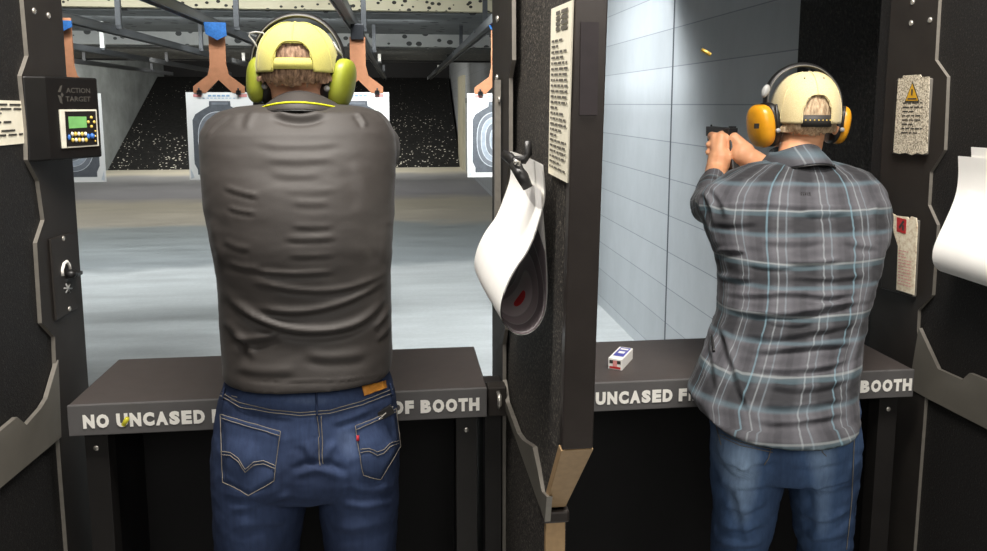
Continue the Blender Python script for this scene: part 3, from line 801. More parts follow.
b = MB(); kpoly(b, [(63, 111.5), (93.5, 111), (95.5, 144.5), (65, 146.5)], 'black_plastic', .0046, .001); b.build('keypad_panel', t)
b = MB(); kpoly(b, [(66, 116.5), (84, 116.5), (84.5, 127.5), (67, 128.5)], 'screen', .0056, .001); b.build('screen', t)
def button(x, y, w, h, mt):
    b = MB(); c = K(x, y, .0062); b.ell(c, (w/780*1.6/2*1.3, w/780*1.6/2*1.3, h/780*1.6/2), mt, None, 10, 6); b.build('button', t)
for j in range(2):
    for i in range(5): button(70+i*3.3+j*.6, 134+j*6, 2.6, 4.6, 'btn_yellow' if (i+j) % 2 else 'btn_white')
for x, y in ((89, 117.5), (89.2, 126.5), (86, 122), (92, 122)): button(x, y, 2.4, 3.4, 'btn_yellow')
for x, y, w in ((67, 137.5, 2.5), (86, 136.5, 3), (90, 136, 4)): button(x, y, w, 6, 'btn_blue')
for y in (131, 136, 141): button(93.2, y, 1.4, 2, 'btn_yellow')
b = MB(); c0 = K(79, 92.5, .0008)
put_text(b, 'ACTION', K(78, 90.5, .0008), u, (0, 0, 1), (K(90, 90)-K(66, 90)).length, .0105, 'grey_letter', .02)
put_text(b, 'TARGET', K(78, 99, .0008), u, (0, 0, 1), (K(91, 99)-K(66, 99)).length, .0105, 'grey_letter', .02)
kpoly(b, [(57.5, 92), (60, 86), (62, 85), (60.5, 92)], 'grey_letter', .0008); kpoly(b, [(57.5, 95), (61, 96), (62.5, 104), (60, 103)], 'grey_letter', .0008)
kpoly(b, [(61.5, 92), (63.5, 95), (62, 97.5), (60.5, 94.5)], 'grey_letter', .0008)
bare(b, 'lettering', t)

# switch plate
plt_ = ((XL+.0085, 1.6, 1.2), V((1, 0, 0)))
t = thing('switch_plate', PP(62, 320, *plt_), 'black switch plate with a white dial arc on the left partition post', 'switch plate')
b = MB(); b.slab([PP(x, y, *plt_) for x, y in [(48, 239), (71, 232), (76, 308), (54, 321)]], (1, 0, 0), .005, 'black_steel'); b.build('plate', t, .002)
def S(x, y, o): return PP(x, y, *plt_)+V((o, 0, 0))
b = MB(); b.tube([S(59.5, 276, .0065), S(59, 270, .0065), S(60.5, 264, .0065), S(63.5, 261.5, .0065), S(66, 265, .0065), S(67.5, 272, .0065)], .0035, 'white_letter'); b.build('dial_arc', t)
b = MB(); b.ell(S(65, 274, .012), (.012, .012, .010), 'black_plastic'); b.box(S(70, 274, .014), (.014, .028, .008), 'black_plastic'); b.build('knob', t)
b = MB()
for k in range(3):
    a = k*PI/3; dx, dy = math.cos(a)*4, math.sin(a)*5; b.tube([S(65-dx, 288.5-dy, .006), S(65+dx, 288.5+dy, .006)], .0018, 'grey_plastic')
b.build('fan_symbol', t)
for x, y in ((60.5, 238.5), (66.5, 309)):
    b = MB(); b.ell(S(x, y, .006), (.003, .006, .006), 'chrome', None, 10, 6); b.build('screw', t)

# ------------------------------------------------------------------ curled paper targets
def curl(name, prof, Y0, Y1, label, printed, extra_slide=0.0, closed=False):
    """prof: loop of photo points of the near rim at Y0; the sheet runs back to Y1"""
    p = [P(x, y, Y0) for x, y in prof]
    for _ in range(3):
        q = [p[0]]
        for i in range(len(p)-1): q += [p[i].lerp(p[i+1], .25), p[i].lerp(p[i+1], .75)]
        q.append(p[-1]); p = q
    n = len(p); W = 14; b = MB()
    inner = []
    for i in range(n):
        tdir = (p[min(i+1, n-1)]-p[max(i-1, 0)]).normalized(); nrm = V((-tdir.z, 0, tdir.x))
        inner.append(p[i]+nrm*.0018)
    L = [0]
    for i in range(1, n): L.append(L[-1]+(p[i]-p[i-1]).length)
    vs = []; 
    for i in range(n):
        for k in range(W+1):
            s = k/W; wob = .004*math.sin(3*s+L[i]*9)
            vs.append(p[i]+V((wob, (Y1-Y0)*s+extra_slide*L[i], 0)))
    k0 = len(vs)
    for i in range(n):
        for k in range(W+1):
            s = k/W; wob = .004*math.sin(3*s+L[i]*9)
            vs.append(inner[i]+V((wob, (Y1-Y0)*s+extra_slide*L[i], 0)))
    fo = [(i*(W+1)+k, i*(W+1)+k+1, (i+1)*(W+1)+k+1, (i+1)*(W+1)+k) for i in range(n-1) for k in range(W)]
    b.add(vs, fo, 'paper', True)
    b.f += [tuple(a+k0 for a in reversed(f)) for f in fo]; im = b.m('print' if printed else 'paper'); b.mi += [im]*len(fo); b.sm += [True]*len(fo)
    me = bpy.data.meshes.new(name); me.from_pydata(b.v, [], b.f)
    for mt in b.mats: me.materials.append(M[mt])
    me.polygons.foreach_set('material_index', b.mi); me.polygons.foreach_set('use_smooth', b.sm)
    uvl = me.uv_layers.new(name='UVMap')
    ll = {}
    for i in range(n):
        for k in range(W+1): ll[i*(W+1)+k] = ll[k0+i*(W+1)+k] = (L[i]/L[-1], k/W)
    for lp in me.loops: uvl.data[lp.index].uv = ll[lp.vertex_index]
    o = link(name, me); tag(o, label, 'paper target'); return o, p, L
def m_print(cu, cv, su, sv):
    t = NT('printed target face')
    uv = t.n('ShaderNodeUVMap'); sep = t.n('ShaderNodeSeparateXYZ'); t.l(uv.outputs[0], sep.inputs[0])
    du = t.math('DIVIDE', t.math('SUBTRACT', sep.outputs[0], cu), su); dv = t.math('DIVIDE', t.math('SUBTRACT', sep.outputs[1], cv), sv)
    d = t.math('POWER', t.math('ADD', t.math('POWER', t.math('ABSOLUTE', du), 2.4), t.math('POWER', t.math('ABSOLUTE', dv), 2.4)), 1/2.4)
    W, G1, G2, R = srgb(244, 242, 240), srgb(104, 94, 97), srgb(140, 128, 130), srgb(206, 44, 48)
    ln = srgb(150, 146, 146)
    c = t.ramp(d, [(0, R), (.10, R), (.101, srgb(176, 164, 166)), (.30, srgb(176, 164, 166)), (.301, ln), (.32, G2), (.50, G2), (.501, ln), (.52, G1), (.70, G1), (.701, ln), (.72, G1), (.97, srgb(88, 80, 82)), (.98, W)], 'CONSTANT')
    t.set(c, .7, 0, .2); return t.m
M['print'] = m_print(.61, .45, .30, .60)
loop = [(542, 165), (544, 194), (540, 212), (527, 249), (512, 268), (501, 291), (497, 311), (501, 325), (515, 336), (531, 334), (544, 319), (548.5, 296), (548.5, 260), (546, 218), (545, 190)]
o, cp, cl = curl('hanging_target', loop, 1.13, 1.47, 'white paper target curled in a loop, clamped to the divider', True)
t = thing('spring_clamp', PX(522, 165, DX0-.03), 'black spring clamp gripping the curled paper on the divider', 'clamp')
cY = 1.19
b = MB(); b.tube([P(528, 188, cY), P(522, 176, cY), P(513, 163, cY+.02)], [.008, .010, .008], 'black_plastic', 8, True, .6); b.build('jaw', t)
b = MB(); b.tube([P(525, 180, cY), P(518, 167, cY+.01), P(510, 158, cY+.03), P(503, 154, cY+.05)], [.006, .009, .009, .007], 'black_plastic', 8, True, .6); b.build('handle', t)
b = MB(); b.tube([P(512, 160, cY+.02), P(524, 160, cY+.02), P(528, 154, cY+.02), P(528, 141, cY+.02)], [.006, .007, .007, .006], 'black_plastic', 8, True, .6); b.build('handle', t)
b = MB(); b.tube([P(514, 164, cY-.005), P(516, 161, cY-.005), P(519, 162, cY-.005), P(518, 166, cY-.005)], .003, 'chrome'); b.build('spring', t)
# right hand sheets
def rl(dx, dy, s=1): return [((x-958)*s+958+dx, (y-155)*s+155+dy) for x, y in [(958, 156), (958, 175), (955, 195), (945, 218), (934, 240), (930, 254), (932, 266), (941, 273), (956, 272), (970, 262)]]
def at_rim(pts, Y, Yn):  # same world loop expressed at the near rim
    return pts
def curl_w(prof_px, Yb, Yn, label):
    """loop given at the FAR rim Yb, sheet runs toward the camera to Yn"""
    return curl('hanging_target', prof_px, Yb, Yn, label, False)
curl_w(rl(0, 0), 1.50, 1.15, 'blank white paper sheet curling off the right edge of the frame, front sheet')
curl_w([(971, 147), (971, 160), (969, 180), (962, 205), (953, 228), (948, 245), (951, 256), (962, 260)], 1.47, 1.15, 'second white sheet showing only its top strip behind the curled right-hand sheet')
t = thing('spring_clamp', V((1.12, 1.3, 1.54)), 'dark clamp holding the white sheets on the right partition', 'clamp') if False else None

# ------------------------------------------------------------------ ammunition box, casings
Zt = 1.0
p = [PZ(608, 369, Zt), PZ(622.5, 369.5, Zt)]
w = (p[1]-p[0]).length
ux = V((1, 0, 0)); c0 = p[0]
bx0, by0 = c0.x, c0.y
hh = .026; rot = Matrix.Rotation(math.radians(-32), 3, 'Z')
t = thing('ammunition_box', (bx0, by0, Zt), 'small white and blue ammunition box lying on the right counter', 'box')
def AB(x, y, z): return V((bx0, by0, Zt+.0005))+rot @ V((x, y, z))
LB = .092
b = MB(); vs = [AB(x, y, z) for x in (0, w) for y in (0, LB) for z in (0, hh)]
b.add(vs, [(0, 1, 3, 2), (4, 6, 7, 5), (0, 4, 5, 1), (2, 3, 7, 6), (0, 2, 6, 4), (1, 5, 7, 3)], 'paper'); b.build('carton', t, .001)
b = MB(); e = .0005
def quad(x0, x1, y0, y1, mt, k=1): b.add([AB(x0*w, y0*LB, hh+e*k), AB(x1*w, y0*LB, hh+e*k), AB(x1*w, y1*LB, hh+e*k), AB(x0*w, y1*LB, hh+e*k)], [(0, 1, 2, 3)], mt)
quad(.14, .9, .22, .95, 'blue_print'); quad(.3, .75, .45, .62, 'paper', 2); quad(.25, .8, .75, .86, 'paper', 2)
def fq(x0, x1, z0, z1, mt, k=1): b.add([AB(x0*w, -e*k, z0*hh), AB(x1*w, -e*k, z0*hh), AB(x1*w, -e*k, z1*hh), AB(x0*w, -e*k, z1*hh)], [(0, 1, 2, 3)], mt)
fq(.1, .9, .55, .85, 'ink_dark'); fq(.35, .65, .3, .85, 'pink_print', 2); fq(.1, .9, .1, .3, 'red_print')
bare(b, 'printing', t)
def casing(c, d, label, L=.019, mt='brass', r=.0049):
    d = V(d).normalized(); c = V(c); b = MB()
    b.tube([c-d*L/2, c-d*(L/2-.001), c-d*(L/2-.0015), c-d*(L/2-.003), c+d*L/2], [r, r, r*.8, r*.96, r*.92], mt, 12)
    tag(b.build('spent_casing'), label, 'cartridge case')
casing(P(706, 52, 1.85), (-.75, .1, .42), 'brass spent casing flying in mid air above the pistol', .026)
casing(P(125.5, 421.5, 1.56), (.5, -.2, .8), 'tiny yellow spent casing in front of the white lettering of the left counter', .018, 'yellow_brass')

# ================================================================== PEOPLE
def mm(c, r): return (V(c), r)
def body_blobs(mb, hc, hw, yaw, neck_base, ch, hips, legs, arms, slim):
    """skin body as overlapping balls. hc head centre, hw half width"""
    R = Matrix.Rotation(yaw, 3, 'Z'); s = hw/.076
    def H(x, y, z): return V(hc)+R @ (V((x, y, z))*s)
    mb.ell(H(0, -.010, .012), (.072*s, .092*s, .078*s), 'paper', R)          # cranium
    mb.ell(H(0, .035, -.045), (.060*s, .066*s, .070*s), 'paper', R)          # face
    mb.ell(H(0, .062, -.098), (.032*s, .030*s, .024*s), 'paper', R)          # chin
    mb.ell(H(0, .030, -.082), (.052*s, .050*s, .030*s), 'paper', R)          # jaw
    limb(mb, [H(0, .100, -.005), H(0, .118, -.036)], [.009*s, .014*s])       # nose
    limb(mb, [H(-.03, .088, .010), H(.03, .088, .010)], [.012*s, .012*s])    # brow
    limb(mb, [H(-.022, .094, -.070), H(.022, .094, -.070)], [.008*s, .008*s])  # lips
    limb(mb, [H(-.020, .092, -.080), H(.020, .092, -.080)], [.007*s, .007*s])
    for q in (-1, 1):
        mb.ell(H(q*.079, -.005, -.018), (.010*s, .018*s, .030*s), 'paper', R)  # ears
    limb(mb, [V(neck_base)+V((0, .012, -.01)), V(hc)+R @ V((0, -.012*s, -.05*s))], [.052*s*slim, .053*s*slim])
    limb(mb, [V(neck_base)+V((0, .02, -.02)), ch+V((0, .01, 0))], [.045, .088])
    for q in (-1, 1): limb(mb, [ch+V((q*.05, .01, -.02)), hips+V((q*.03, .01, .05))], [.080, .070])
    for a in legs: limb(mb, a[0], a[1])
    for a in arms: limb(mb, a[0], a[1])
    return H
def hand(mb, wrist, palm, fdir, up, curl_dir, size=1.0, thumb=None, spread=1.0):
    """palm ball group with four curled fingers and a thumb"""
    w, p = V(wrist), V(palm); f = V(fdir).normalized(); u = V(up).normalized(); u = (u-f*u.dot(f)).normalized(); c = V(curl_dir).normalized()
    limb(mb, [w, w.lerp(p, .6)], [.027*size, .030*size])
    for k in range(4):
        o = (k-1.5)*.0195*size*spread
        base = p+u*o+f*.012*size
        limb(mb, [w.lerp(p, .45)+u*o*.5, base], [.020*size, .0155*size])
        L = (.82, 1.0, .95, .75)[3-k]*size
        k1 = base+f*.032*L+c*.006*L; k2 = k1+(f*.35+c*.9).normalized()*.026*L; k3 = k2+(c*.7-f*.7).normalized()*.022*L
        limb(mb, [base, k1, k2, k3], [.0125*size, .0112*size, .0098*size, .0085*size])
    if thumb:
        pts = [w.lerp(p, .35)+u*.018*size]+[V(x) for x in thumb]
        limb(mb, pts, [.017*size, .0145*size, .0115*size, .0095*size][:len(pts)])
def finish_body(mb, voxel, skin, label, extra=None):
    me = remeshed(mb, voxel, 5, .5); smooth_all(me); me.materials.append(M[skin])
    o = link('person', me); tag(o, label, 'person', None, 'thing'); return o
def cloth(mb, voxel, smooth=8): return remeshed(mb, voxel, smooth, .5)
def eyes(H, person):
    for q in (-1, 1):
        b = MB(); b.ell(H(q*.031, .087, -.012), (.010, .008, .009), 'eye', None, 12, 8); b.ell(H(q*.031, .0945, -.012), (.0045, .003, .0045), 'black_plastic', None, 10, 6); b.build('eye', person)

def cap_mesh(c, a, bk, ht, yaw, cut, mtname, tilt=0.0, seam=True):
    """baseball cap shell; cut = (half angle, height fraction, angle offset) of the rear opening. local -Y is the back"""
    R = Matrix.Rotation(yaw, 3, 'Z') @ Matrix.Rotation(tilt, 3, 'X')
    NA, NH = 96, 26
    b = MB(); idx = {}
    vs = []
    for j in range(NH+1):
        t = j/NH; ph = t*PI/2
        for i in range(NA):
            q = 2*PI*i/NA
            rr = math.cos(ph)**.72
            x = math.sin(q)*a*rr; y = -math.cos(q)*bk*rr*(1.0); z = math.sin(ph)**.95*ht
            bulge = 1+.05*math.sin(2*ph)
            vs.append(V(c)+R @ V((x*bulge, y*bulge, z)))
    fs = []
    ha, hf, strap = cut
    for j in range(NH):
        for i in range(NA):
            q = (i+.5)/NA*2*PI; q = q if q < PI else q-2*PI
            z = (j+.5)/NH
            inside = abs(q) < ha and z < hf*math.sqrt(max(0, 1-(abs(q)/ha)**3.0))
            if inside: continue
            fs.append((j*NA+i, j*NA+(i+1) % NA, (j+1)*NA+(i+1) % NA, (j+1)*NA+i))
    b.add(vs, fs, mtname, True)
    return b, R
def cap(c, a, bk, ht, yaw, cut, mtname, strapmt, person, brimlen=.07, tilt=0.0, stitch=None):
    b, R = cap_mesh(c, a, bk, ht, yaw, cut, mtname, tilt)
    me = bpy.data.meshes.new('cap'); me.from_pydata(b.v, [], b.f)
    bm = bmesh.new(); bm.from_mesh(me); bmesh.ops.remove_doubles(bm, verts=bm.verts, dist=1e-5)
    loose = [v for v in bm.verts if not v.link_faces]; bmesh.ops.delete(bm, geom=loose, context='VERTS')
    for _ in range(3): bmesh.ops.smooth_vert(bm, verts=[v for v in bm.verts if v.is_boundary], factor=.4, use_axis_x=True, use_axis_y=True, use_axis_z=True)
    bmesh.ops.recalc_face_normals(bm, faces=bm.faces); bm.to_mesh(me); bm.free()
    smooth_all(me); me.materials.append(M[mtname])
    o = link('cap', me, person)
    s = o.modifiers.new('solid', 'SOLIDIFY'); s.thickness = .0025; s.offset = 1
    # brim in front
    br = MB(); top = []; 
    n = 20
    rows = []
    for j in range(5):
        r = []
        for i in range(n+1):
            q = math.radians(-62+124*i/n)
            ext = brimlen*(j/4)*math.cos(q*1.15)**.6
            x = math.sin(q)*a*1.0; y = math.cos(q)*bk+ext
            z = .004-.012*(abs(math.sin(q))**2)*1.5-.008*(j/4)
            r.append(V(c)+R @ V((x, y, z)))
        rows.append(r)
    vs = [p for r in rows for p in r]; br.add(vs, [(j*(n+1)+i, j*(n+1)+i+1, (j+1)*(n+1)+i+1, (j+1)*(n+1)+i) for j in range(4) for i in range(n)], mtname, True)
    ob = bare(br, 'brim', o); ob.modifiers.new('s', 'SOLIDIFY').thickness = .004
    # adjusting strap across the opening
    st = MB(); ha = cut[0]; n = 24; h0, h1 = cut[2]; vs = []
    for i in range(n+1):
        q = -ha*1.08+2*ha*1.08*i/n
        for z in (h0, h1):
            rr = math.cos(z*PI/2)**.72*(1+.05*math.sin(z*PI))
            vs.append(V(c)+R @ V((math.sin(q)*(a*rr+.001), -math.cos(q)*(bk*rr+.001), math.sin(z*PI/2)**.95*ht if z > 0 else -.004)))
    st.add(vs, [(2*i, 2*i+2, 2*i+3, 2*i+1) for i in range(n)], strapmt, True)
    so = bare(st, 'strap', o); so.modifiers.new('s', 'SOLIDIFY').thickness = .003
    def cpt(q, z, off=.003):
        rr = math.cos(z*PI/2)**.72*(1+.05*math.sin(z*PI))
        return V(c)+R @ V((math.sin(q)*(a*rr+off), -math.cos(q)*(bk*rr+off), math.sin(z*PI/2)**.95*ht+off*math.sin(z*PI/2)))
    return o, cpt
def fit_under_cap(me, c, a, bk, ht, yaw, k):
    co = vco(me); R = np.array((Matrix.Rotation(-yaw, 3, 'Z'))[:]); q = (co-np.array(c[:]))@R.T
    z = np.clip(q[:, 2]/ht, 0, 1); ph = np.arcsin(np.clip(z**(1/.95), 0, .9999))
    rr = np.maximum(np.cos(ph)**.72*(1+.05*np.sin(2*ph)), 1e-3)
    e = np.sqrt((q[:, 0]/(a*rr))**2+(q[:, 1]/(bk*rr))**2)
    on = q[:, 2] > -.004
    s = np.where(on & (e > k), k/np.maximum(e, 1e-6), 1.0)
    q[:, 0] *= s; q[:, 1] *= s; q[:, 2] = np.where(on, np.minimum(q[:, 2], ht*.955), q[:, 2])
    setco(me, q@R+np.array(c[:]))
def trim_hair(me, hc, R, low, ragged):
    bm = bmesh.new(); bm.from_mesh(me); Ri = R.inverted(); kill = []
    for f in bm.faces:
        w_ = f.calc_center_median(); c = Ri @ (w_-hc)
        edge = low+ragged*noise.noise(w_*140)+abs(c.x)*.12
        if (c.y > .02 and c.z < .035) or c.z < edge: kill.append(f)
    bmesh.ops.delete(bm, geom=kill, context='FACES'); bm.to_mesh(me); bm.free()
def earmuffs(c, yaw, label, cups, cupmt, band_pts, bandw, lightmt, holder):
    """cups: list of (centre, radii, rotation, inner side sign)"""
    t = thing('ear_defenders', c, label, 'ear defenders')
    for cc, r, rot, sgn in cups:
        b = MB(); b.ell(cc, r, cupmt, rot, 28, 16, .8); cup = b.build('ear_cup', t)
        b = MB(); ic = V(cc)+rot @ V((-sgn*r[0]*.85, 0, 0))
        b.ell(ic, (r[0]*.75, r[1]*1.04, r[2]*1.04), 'black_plastic', rot, 24, 12, .8); b.build('cushion', cup)
        b = MB(); bc = V(cc)+rot @ V((-sgn*r[0]*.55, -r[1]*.75, 0)); 
        b.tube([bc+rot @ V((-sgn*.004, -.008, r[2]*.95)), bc+rot @ V((-sgn*.002, -.010, .01)), bc+rot @ V((0, -.010, -.012))], .0035, 'black_plastic')
        b.ell(bc+rot @ V((0, -.012, -.012)), (.006, .005, .006), 'grey_plastic', None, 12, 8); b.build('pivot', cup)
    # headband
    for k in range(3):
        q = [band_pts[0]]
        for i in range(len(band_pts)-1): q += [band_pts[i].lerp(band_pts[i+1], .25), band_pts[i].lerp(band_pts[i+1], .75)]
        q.append(band_pts[-1]); band_pts = q
    b = MB(); n = len(band_pts); mid = sum(band_pts, V())/n
    th, wd = bandw
    rings = []
    fw = Matrix.Rotation(yaw, 3, 'Z') @ V((0, 1, 0))
    for i in range(n):
        tg = (band_pts[min(i+1, n-1)]-band_pts[max(i-1, 0)]).normalized(); o = fw.cross(tg).normalized()
        if o.dot(band_pts[i]-mid) < 0: o = -o
        e = min(1, .55+2.2*min(i, n-1-i)/n)
        w2 = wd*e/2
        prof = [(-w2, 0), (-w2*.8, th*.6), (0, th), (w2*.8, th*.6), (w2, 0), (w2*.8, -th*.35), (0, -th*.45), (-w2*.8, -th*.35)]
        rings.append([band_pts[i]+fw*p[0]+o*p[1] for p in prof])
    b.loft(rings, 'black_plastic'); hb = b.build('headband', t)
    e = MB(); e.tube([r[0]+V((0, -.001, 0)) for r in rings[4:-4]], .0014, lightmt, 6); e.build('edge_trim', hb)
    return t

# ------------------------------------------------------------------ first shooter (charcoal polo)
Yh = 1.56
hc1 = P(297.5, 68, Yh)
sh1 = V((P(303, 150, 1.51).x, 1.51, P(303, 150, 1.51).z))
hip1 = P(306, 440, 1.44)
nb1 = P(300, 108, 1.525)
le0, le1, le2 = P(233, 146, 1.53), P(240, 172, 1.80), P(292, 150, 2.06)
re0, re1, re2 = P(368, 148, 1.53), P(362, 174, 1.80), P(312, 150, 2.06)
def leg_pts(xs, Yc, zk=.50):
    a = P(xs[0], 470, Yc); k = V((P(xs[1], 551, Yc).x, Yc+.01, zk)); f = V((k.x, Yc-.01, .09))
    return a, k, f
b = MB()
lL = leg_pts((262, 258), 1.44); lR = leg_pts((356, 360), 1.44)
H1 = body_blobs(b, hc1, .0735, .02, nb1, sh1, hip1,
    [([hip1+V((-.07, 0, 0)), lL[0], lL[1], lL[2]], [.075, .065, .046, .034]), ([hip1+V((.07, 0, 0)), lR[0], lR[1], lR[2]], [.075, .065, .046, .034]),
     ([lL[2], lL[2]+V((0, .13, -.045))], [.034, .025]), ([lR[2], lR[2]+V((0, .13, -.045))], [.034, .025])],
    [([sh1+V((-.09, 0, -.01)), le0, le1, le2], [.055, .046, .037, .026]), ([sh1+V((.09, 0, -.01)), re0, re1, re2], [.055, .046, .037, .026])], 1.0)
m1 = (le2+re2)/2
hand(b, le2, m1+V((-.022, .075, .01)), (.55, .8, 0), (0, 0, 1), (.8, -.5, 0), 1.0, [m1+V((-.018, .09, .045)), m1+V((-.014, .125, .05))])
hand(b, re2, m1+V((.026, .06, .012)), (-.45, .9, 0), (0, 0, 1), (-.8, -.5, 0), 1.0, [m1+V((.016, .08, .05)), m1+V((.008, .115, .055))])
p1 = finish_body(b, .005, 'skin1', 'person in a charcoal polo, yellow cap and jeans, seen from behind at the left counter')
eyes(H1, p1)
# hair
b = MB(); b.ell(hc1+V((0, -.011, .008)), (.0745, .096, .080), 'hair1')
for i in range(9):
    x = -.056+.014*i; b.ell(hc1+V((x, -.076+abs(x)*.5, -.020+.006*math.sin(i*2.3))), (.014, .013, .019), 'hair1', None, 10, 8)
me = remeshed(b, .004, 4)
rim = P(298.5, 75, Yh); topz = P(298.5, 24.5, Yh).z
capA1 = (V((rim.x, Yh-.004, rim.z)), .0745, .102, topz-rim.z)
fit_under_cap(me, *capA1, .03, .955); fit_under_cap(p1.data, *capA1, .03, .925)
trim_hair(me, hc1, Matrix.Identity(3), -.036, .008)
smooth_all(me); me.materials.append(M['hair1'])
rumple(me, .0022, 160, (1, 1, .3), 3); link('hair', me, p1)
# cap
rim = P(298.5, 75, Yh); topz = P(298.5, 24.5, Yh).z
cap1, cpt1 = cap(V((rim.x, Yh-.004, rim.z)), .0745, .102, topz-rim.z, .03, (.46, .36, (.04, .17)), 'cap1', 'cap1', p1)
b = MB()
b.tube([cpt1(0, .37+.61*z/20, .003) for z in range(21)], .0012, 'cap1', 6)
for q0 in (-1, 1): b.tube([cpt1(q0*(1.05-.25*z/20), .02+.94*z/20, .0028) for z in range(21)], .0009, 'cap1', 6)
b.tube([cpt1(.50*math.sin(k/24*PI-PI/2), max(.03, .385*math.sqrt(max(0, 1-abs(math.sin(k/24*PI-PI/2))**3))), .003) for k in range(25)], .0012, 'cap1', 6)
b.build('seam', cap1)
# ear defenders
def er(ax, ay, az): return Matrix.Rotation(az, 3, 'Z') @ Matrix.Rotation(ay, 3, 'Y') @ Matrix.Rotation(ax, 3, 'X')
bp = [P(x, y, Yh+.005) for x, y in ((252, 80), (252, 60), (256.5, 43), (266, 28), (281, 18.5), (298, 15.5), (315, 18.5), (330, 29), (340, 45), (344, 62), (345, 80))]
em1 = earmuffs(P(298, 60, Yh), 0, 'lime and black ear defenders worn over the yellow cap', [
    (P(257, 80, Yh+.005), (.020, .038, .044), er(0, .06, .25), -1), (P(342, 84, Yh-.012), (.021, .040, .049), er(0, .22, -.3), 1)], 'green_cup', bp, (.007, .026), 'band_edge', p1)
b = MB(); b.tube([P(x, y, Yh-.02) for x, y in ((258, 49), (254, 42), (249, 36), (250, 33), (256, 32), (263, 33), (266, 37))], .0019, 'grey_plastic'); b.build('wire_arm', em1)
b = MB(); b.tube([P(x, y, Yh-.02) for x, y in ((333, 42), (338, 50), (342, 55))], .0022, 'grey_plastic'); b.build('wire_arm', em1)

# polo shirt
b = MB()
rows = [(104, 262, 338, 1.535, .058), (107, 236, 364, 1.53, .078), (112, 219, 381, 1.525, .105), (120, 208, 389, 1.52, .113), (132, 202, 394, 1.51, .123), (150, 201, 397, 1.50, .132),
        (180, 203, 396, 1.485, .143), (205, 206, 395, 1.475, .149), (240, 213, 393.5, 1.46, .142), (270, 218, 391.5, 1.452, .130), (300, 220, 391, 1.449, .122), (330, 222, 392, 1.445, .119),
        (352, 223, 393, 1.437, .121), (364, 224, 392.5, 1.435, .125), (370, 225.5, 391.5, 1.435, .127)]
b.loft([ring(r[1], r[2], r[0], r[3], r[4], 64, 2.35) for r in rows], 'paper')
for s0, s1, w_ in ((le0, le1, -1), (re0, re1, 1)):
    limb(b, [s0+V((w_*-.06, -.02, .0)), s0+V((0, 0, -.002)), s0.lerp(s1, .72)], [.068, .064, .058], step=.25)
me = cloth(b, .004, 10)
bm = bmesh.new(); bm.from_mesh(me); bm.to_mesh(me); bm.free()
folds = [
 ([(220.6, 289), (243, 309), (269, 323), (294, 329.5), (322, 331), (352.6, 325.6), (373, 311.7), (390, 289)], 4.2, 10.35),
 ([(250, 306), (286.6, 312), (322, 309), (357.7, 297), (390, 275)], 3.4, 6.5),
 ([(250, 281), (294, 290), (332, 291), (363, 284), (391, 270)], 2.8, 4.5),
 ([(250, 270), (286.6, 274), (338, 272)], 2.2, 4), ([(280, 237), (307, 239), (340, 236)], 3, 1.95), ([(284, 254.5), (310, 256), (338, 254)], 2.6, 1.46),
 ([(288, 225), (315, 227), (338, 225)], 3, 1.46), ([(228, 335), (251, 340), (284, 331)], 4, 6.5), ([(222, 318), (236, 330), (250, 348), (256, 362)], 4, 4),
 ([(250, 142), (294, 147), (348, 142)], 3.4, 1.24), ([(258, 159), (307, 161), (340, 157)], 3.4, 1.08), ([(266, 173), (295, 176), (326, 173)], 3.4, 1.08),
 ([(222, 186), (240, 192), (262, 197)], 2.6, 2.33), ([(290, 202), (310, 204), (332, 202)], 3.4, 1.08), ([(225, 206), (240, 211), (258, 213)], 2.4, 2.17), ([(222, 240), (238, 247), (252, 249)], 3, 1.63), ([(226, 262), (246, 268), (262, 268)], 3, 2.17),
 ([(270, 111), (299, 119), (328, 112)], 3.4, 5.5), ([(262, 104), (250, 116), (246, 132)], 4, 2.00), ([(355, 112), (362, 118), (366, 128)], 2.4, 3.00),
 ([(203, 126), (214, 113), (236, 106)], 2, 2.50), ([(204, 140), (215, 124), (232, 114)], 2.2, 1.75), ([(391, 134), (384, 120), (370, 110)], 2.4, 3.5),
 ([(372, 330), (384, 316), (392, 300)], 2.6, 6), ([(375, 342), (386, 330), (393, 318)], 2.8, 4), ([(300, 352), (330, 358), (372, 352)], 5, 3.5), ([(232, 365), (262, 372), (300, 370)], 5, 3),
 ([(210, 215), (216, 240), (222, 270)], 5, 4), ([(392, 205), (384, 240), (384, 270)], 6, 1.86), ([(280, 190), (310, 192), (340, 189)], 3.4, 0.78), ([(350, 160), (364, 180), (366, 215)], 7, 1.86),
 ([(226, 377), (262, 380), (310, 382), (355, 379), (392, 373)], 1.1, 1.4)]
crease(me, folds); rumple(me, .0016, 14, (.6, 1, 1.6), 1)
smooth_all(me); me.materials.append(M['polo']); shirt1 = link('polo_shirt', me, p1)
bvh_s1 = BVHTree.FromPolygons([v.co for v in me.vertices], [tuple(p.vertices) for p in me.polygons])
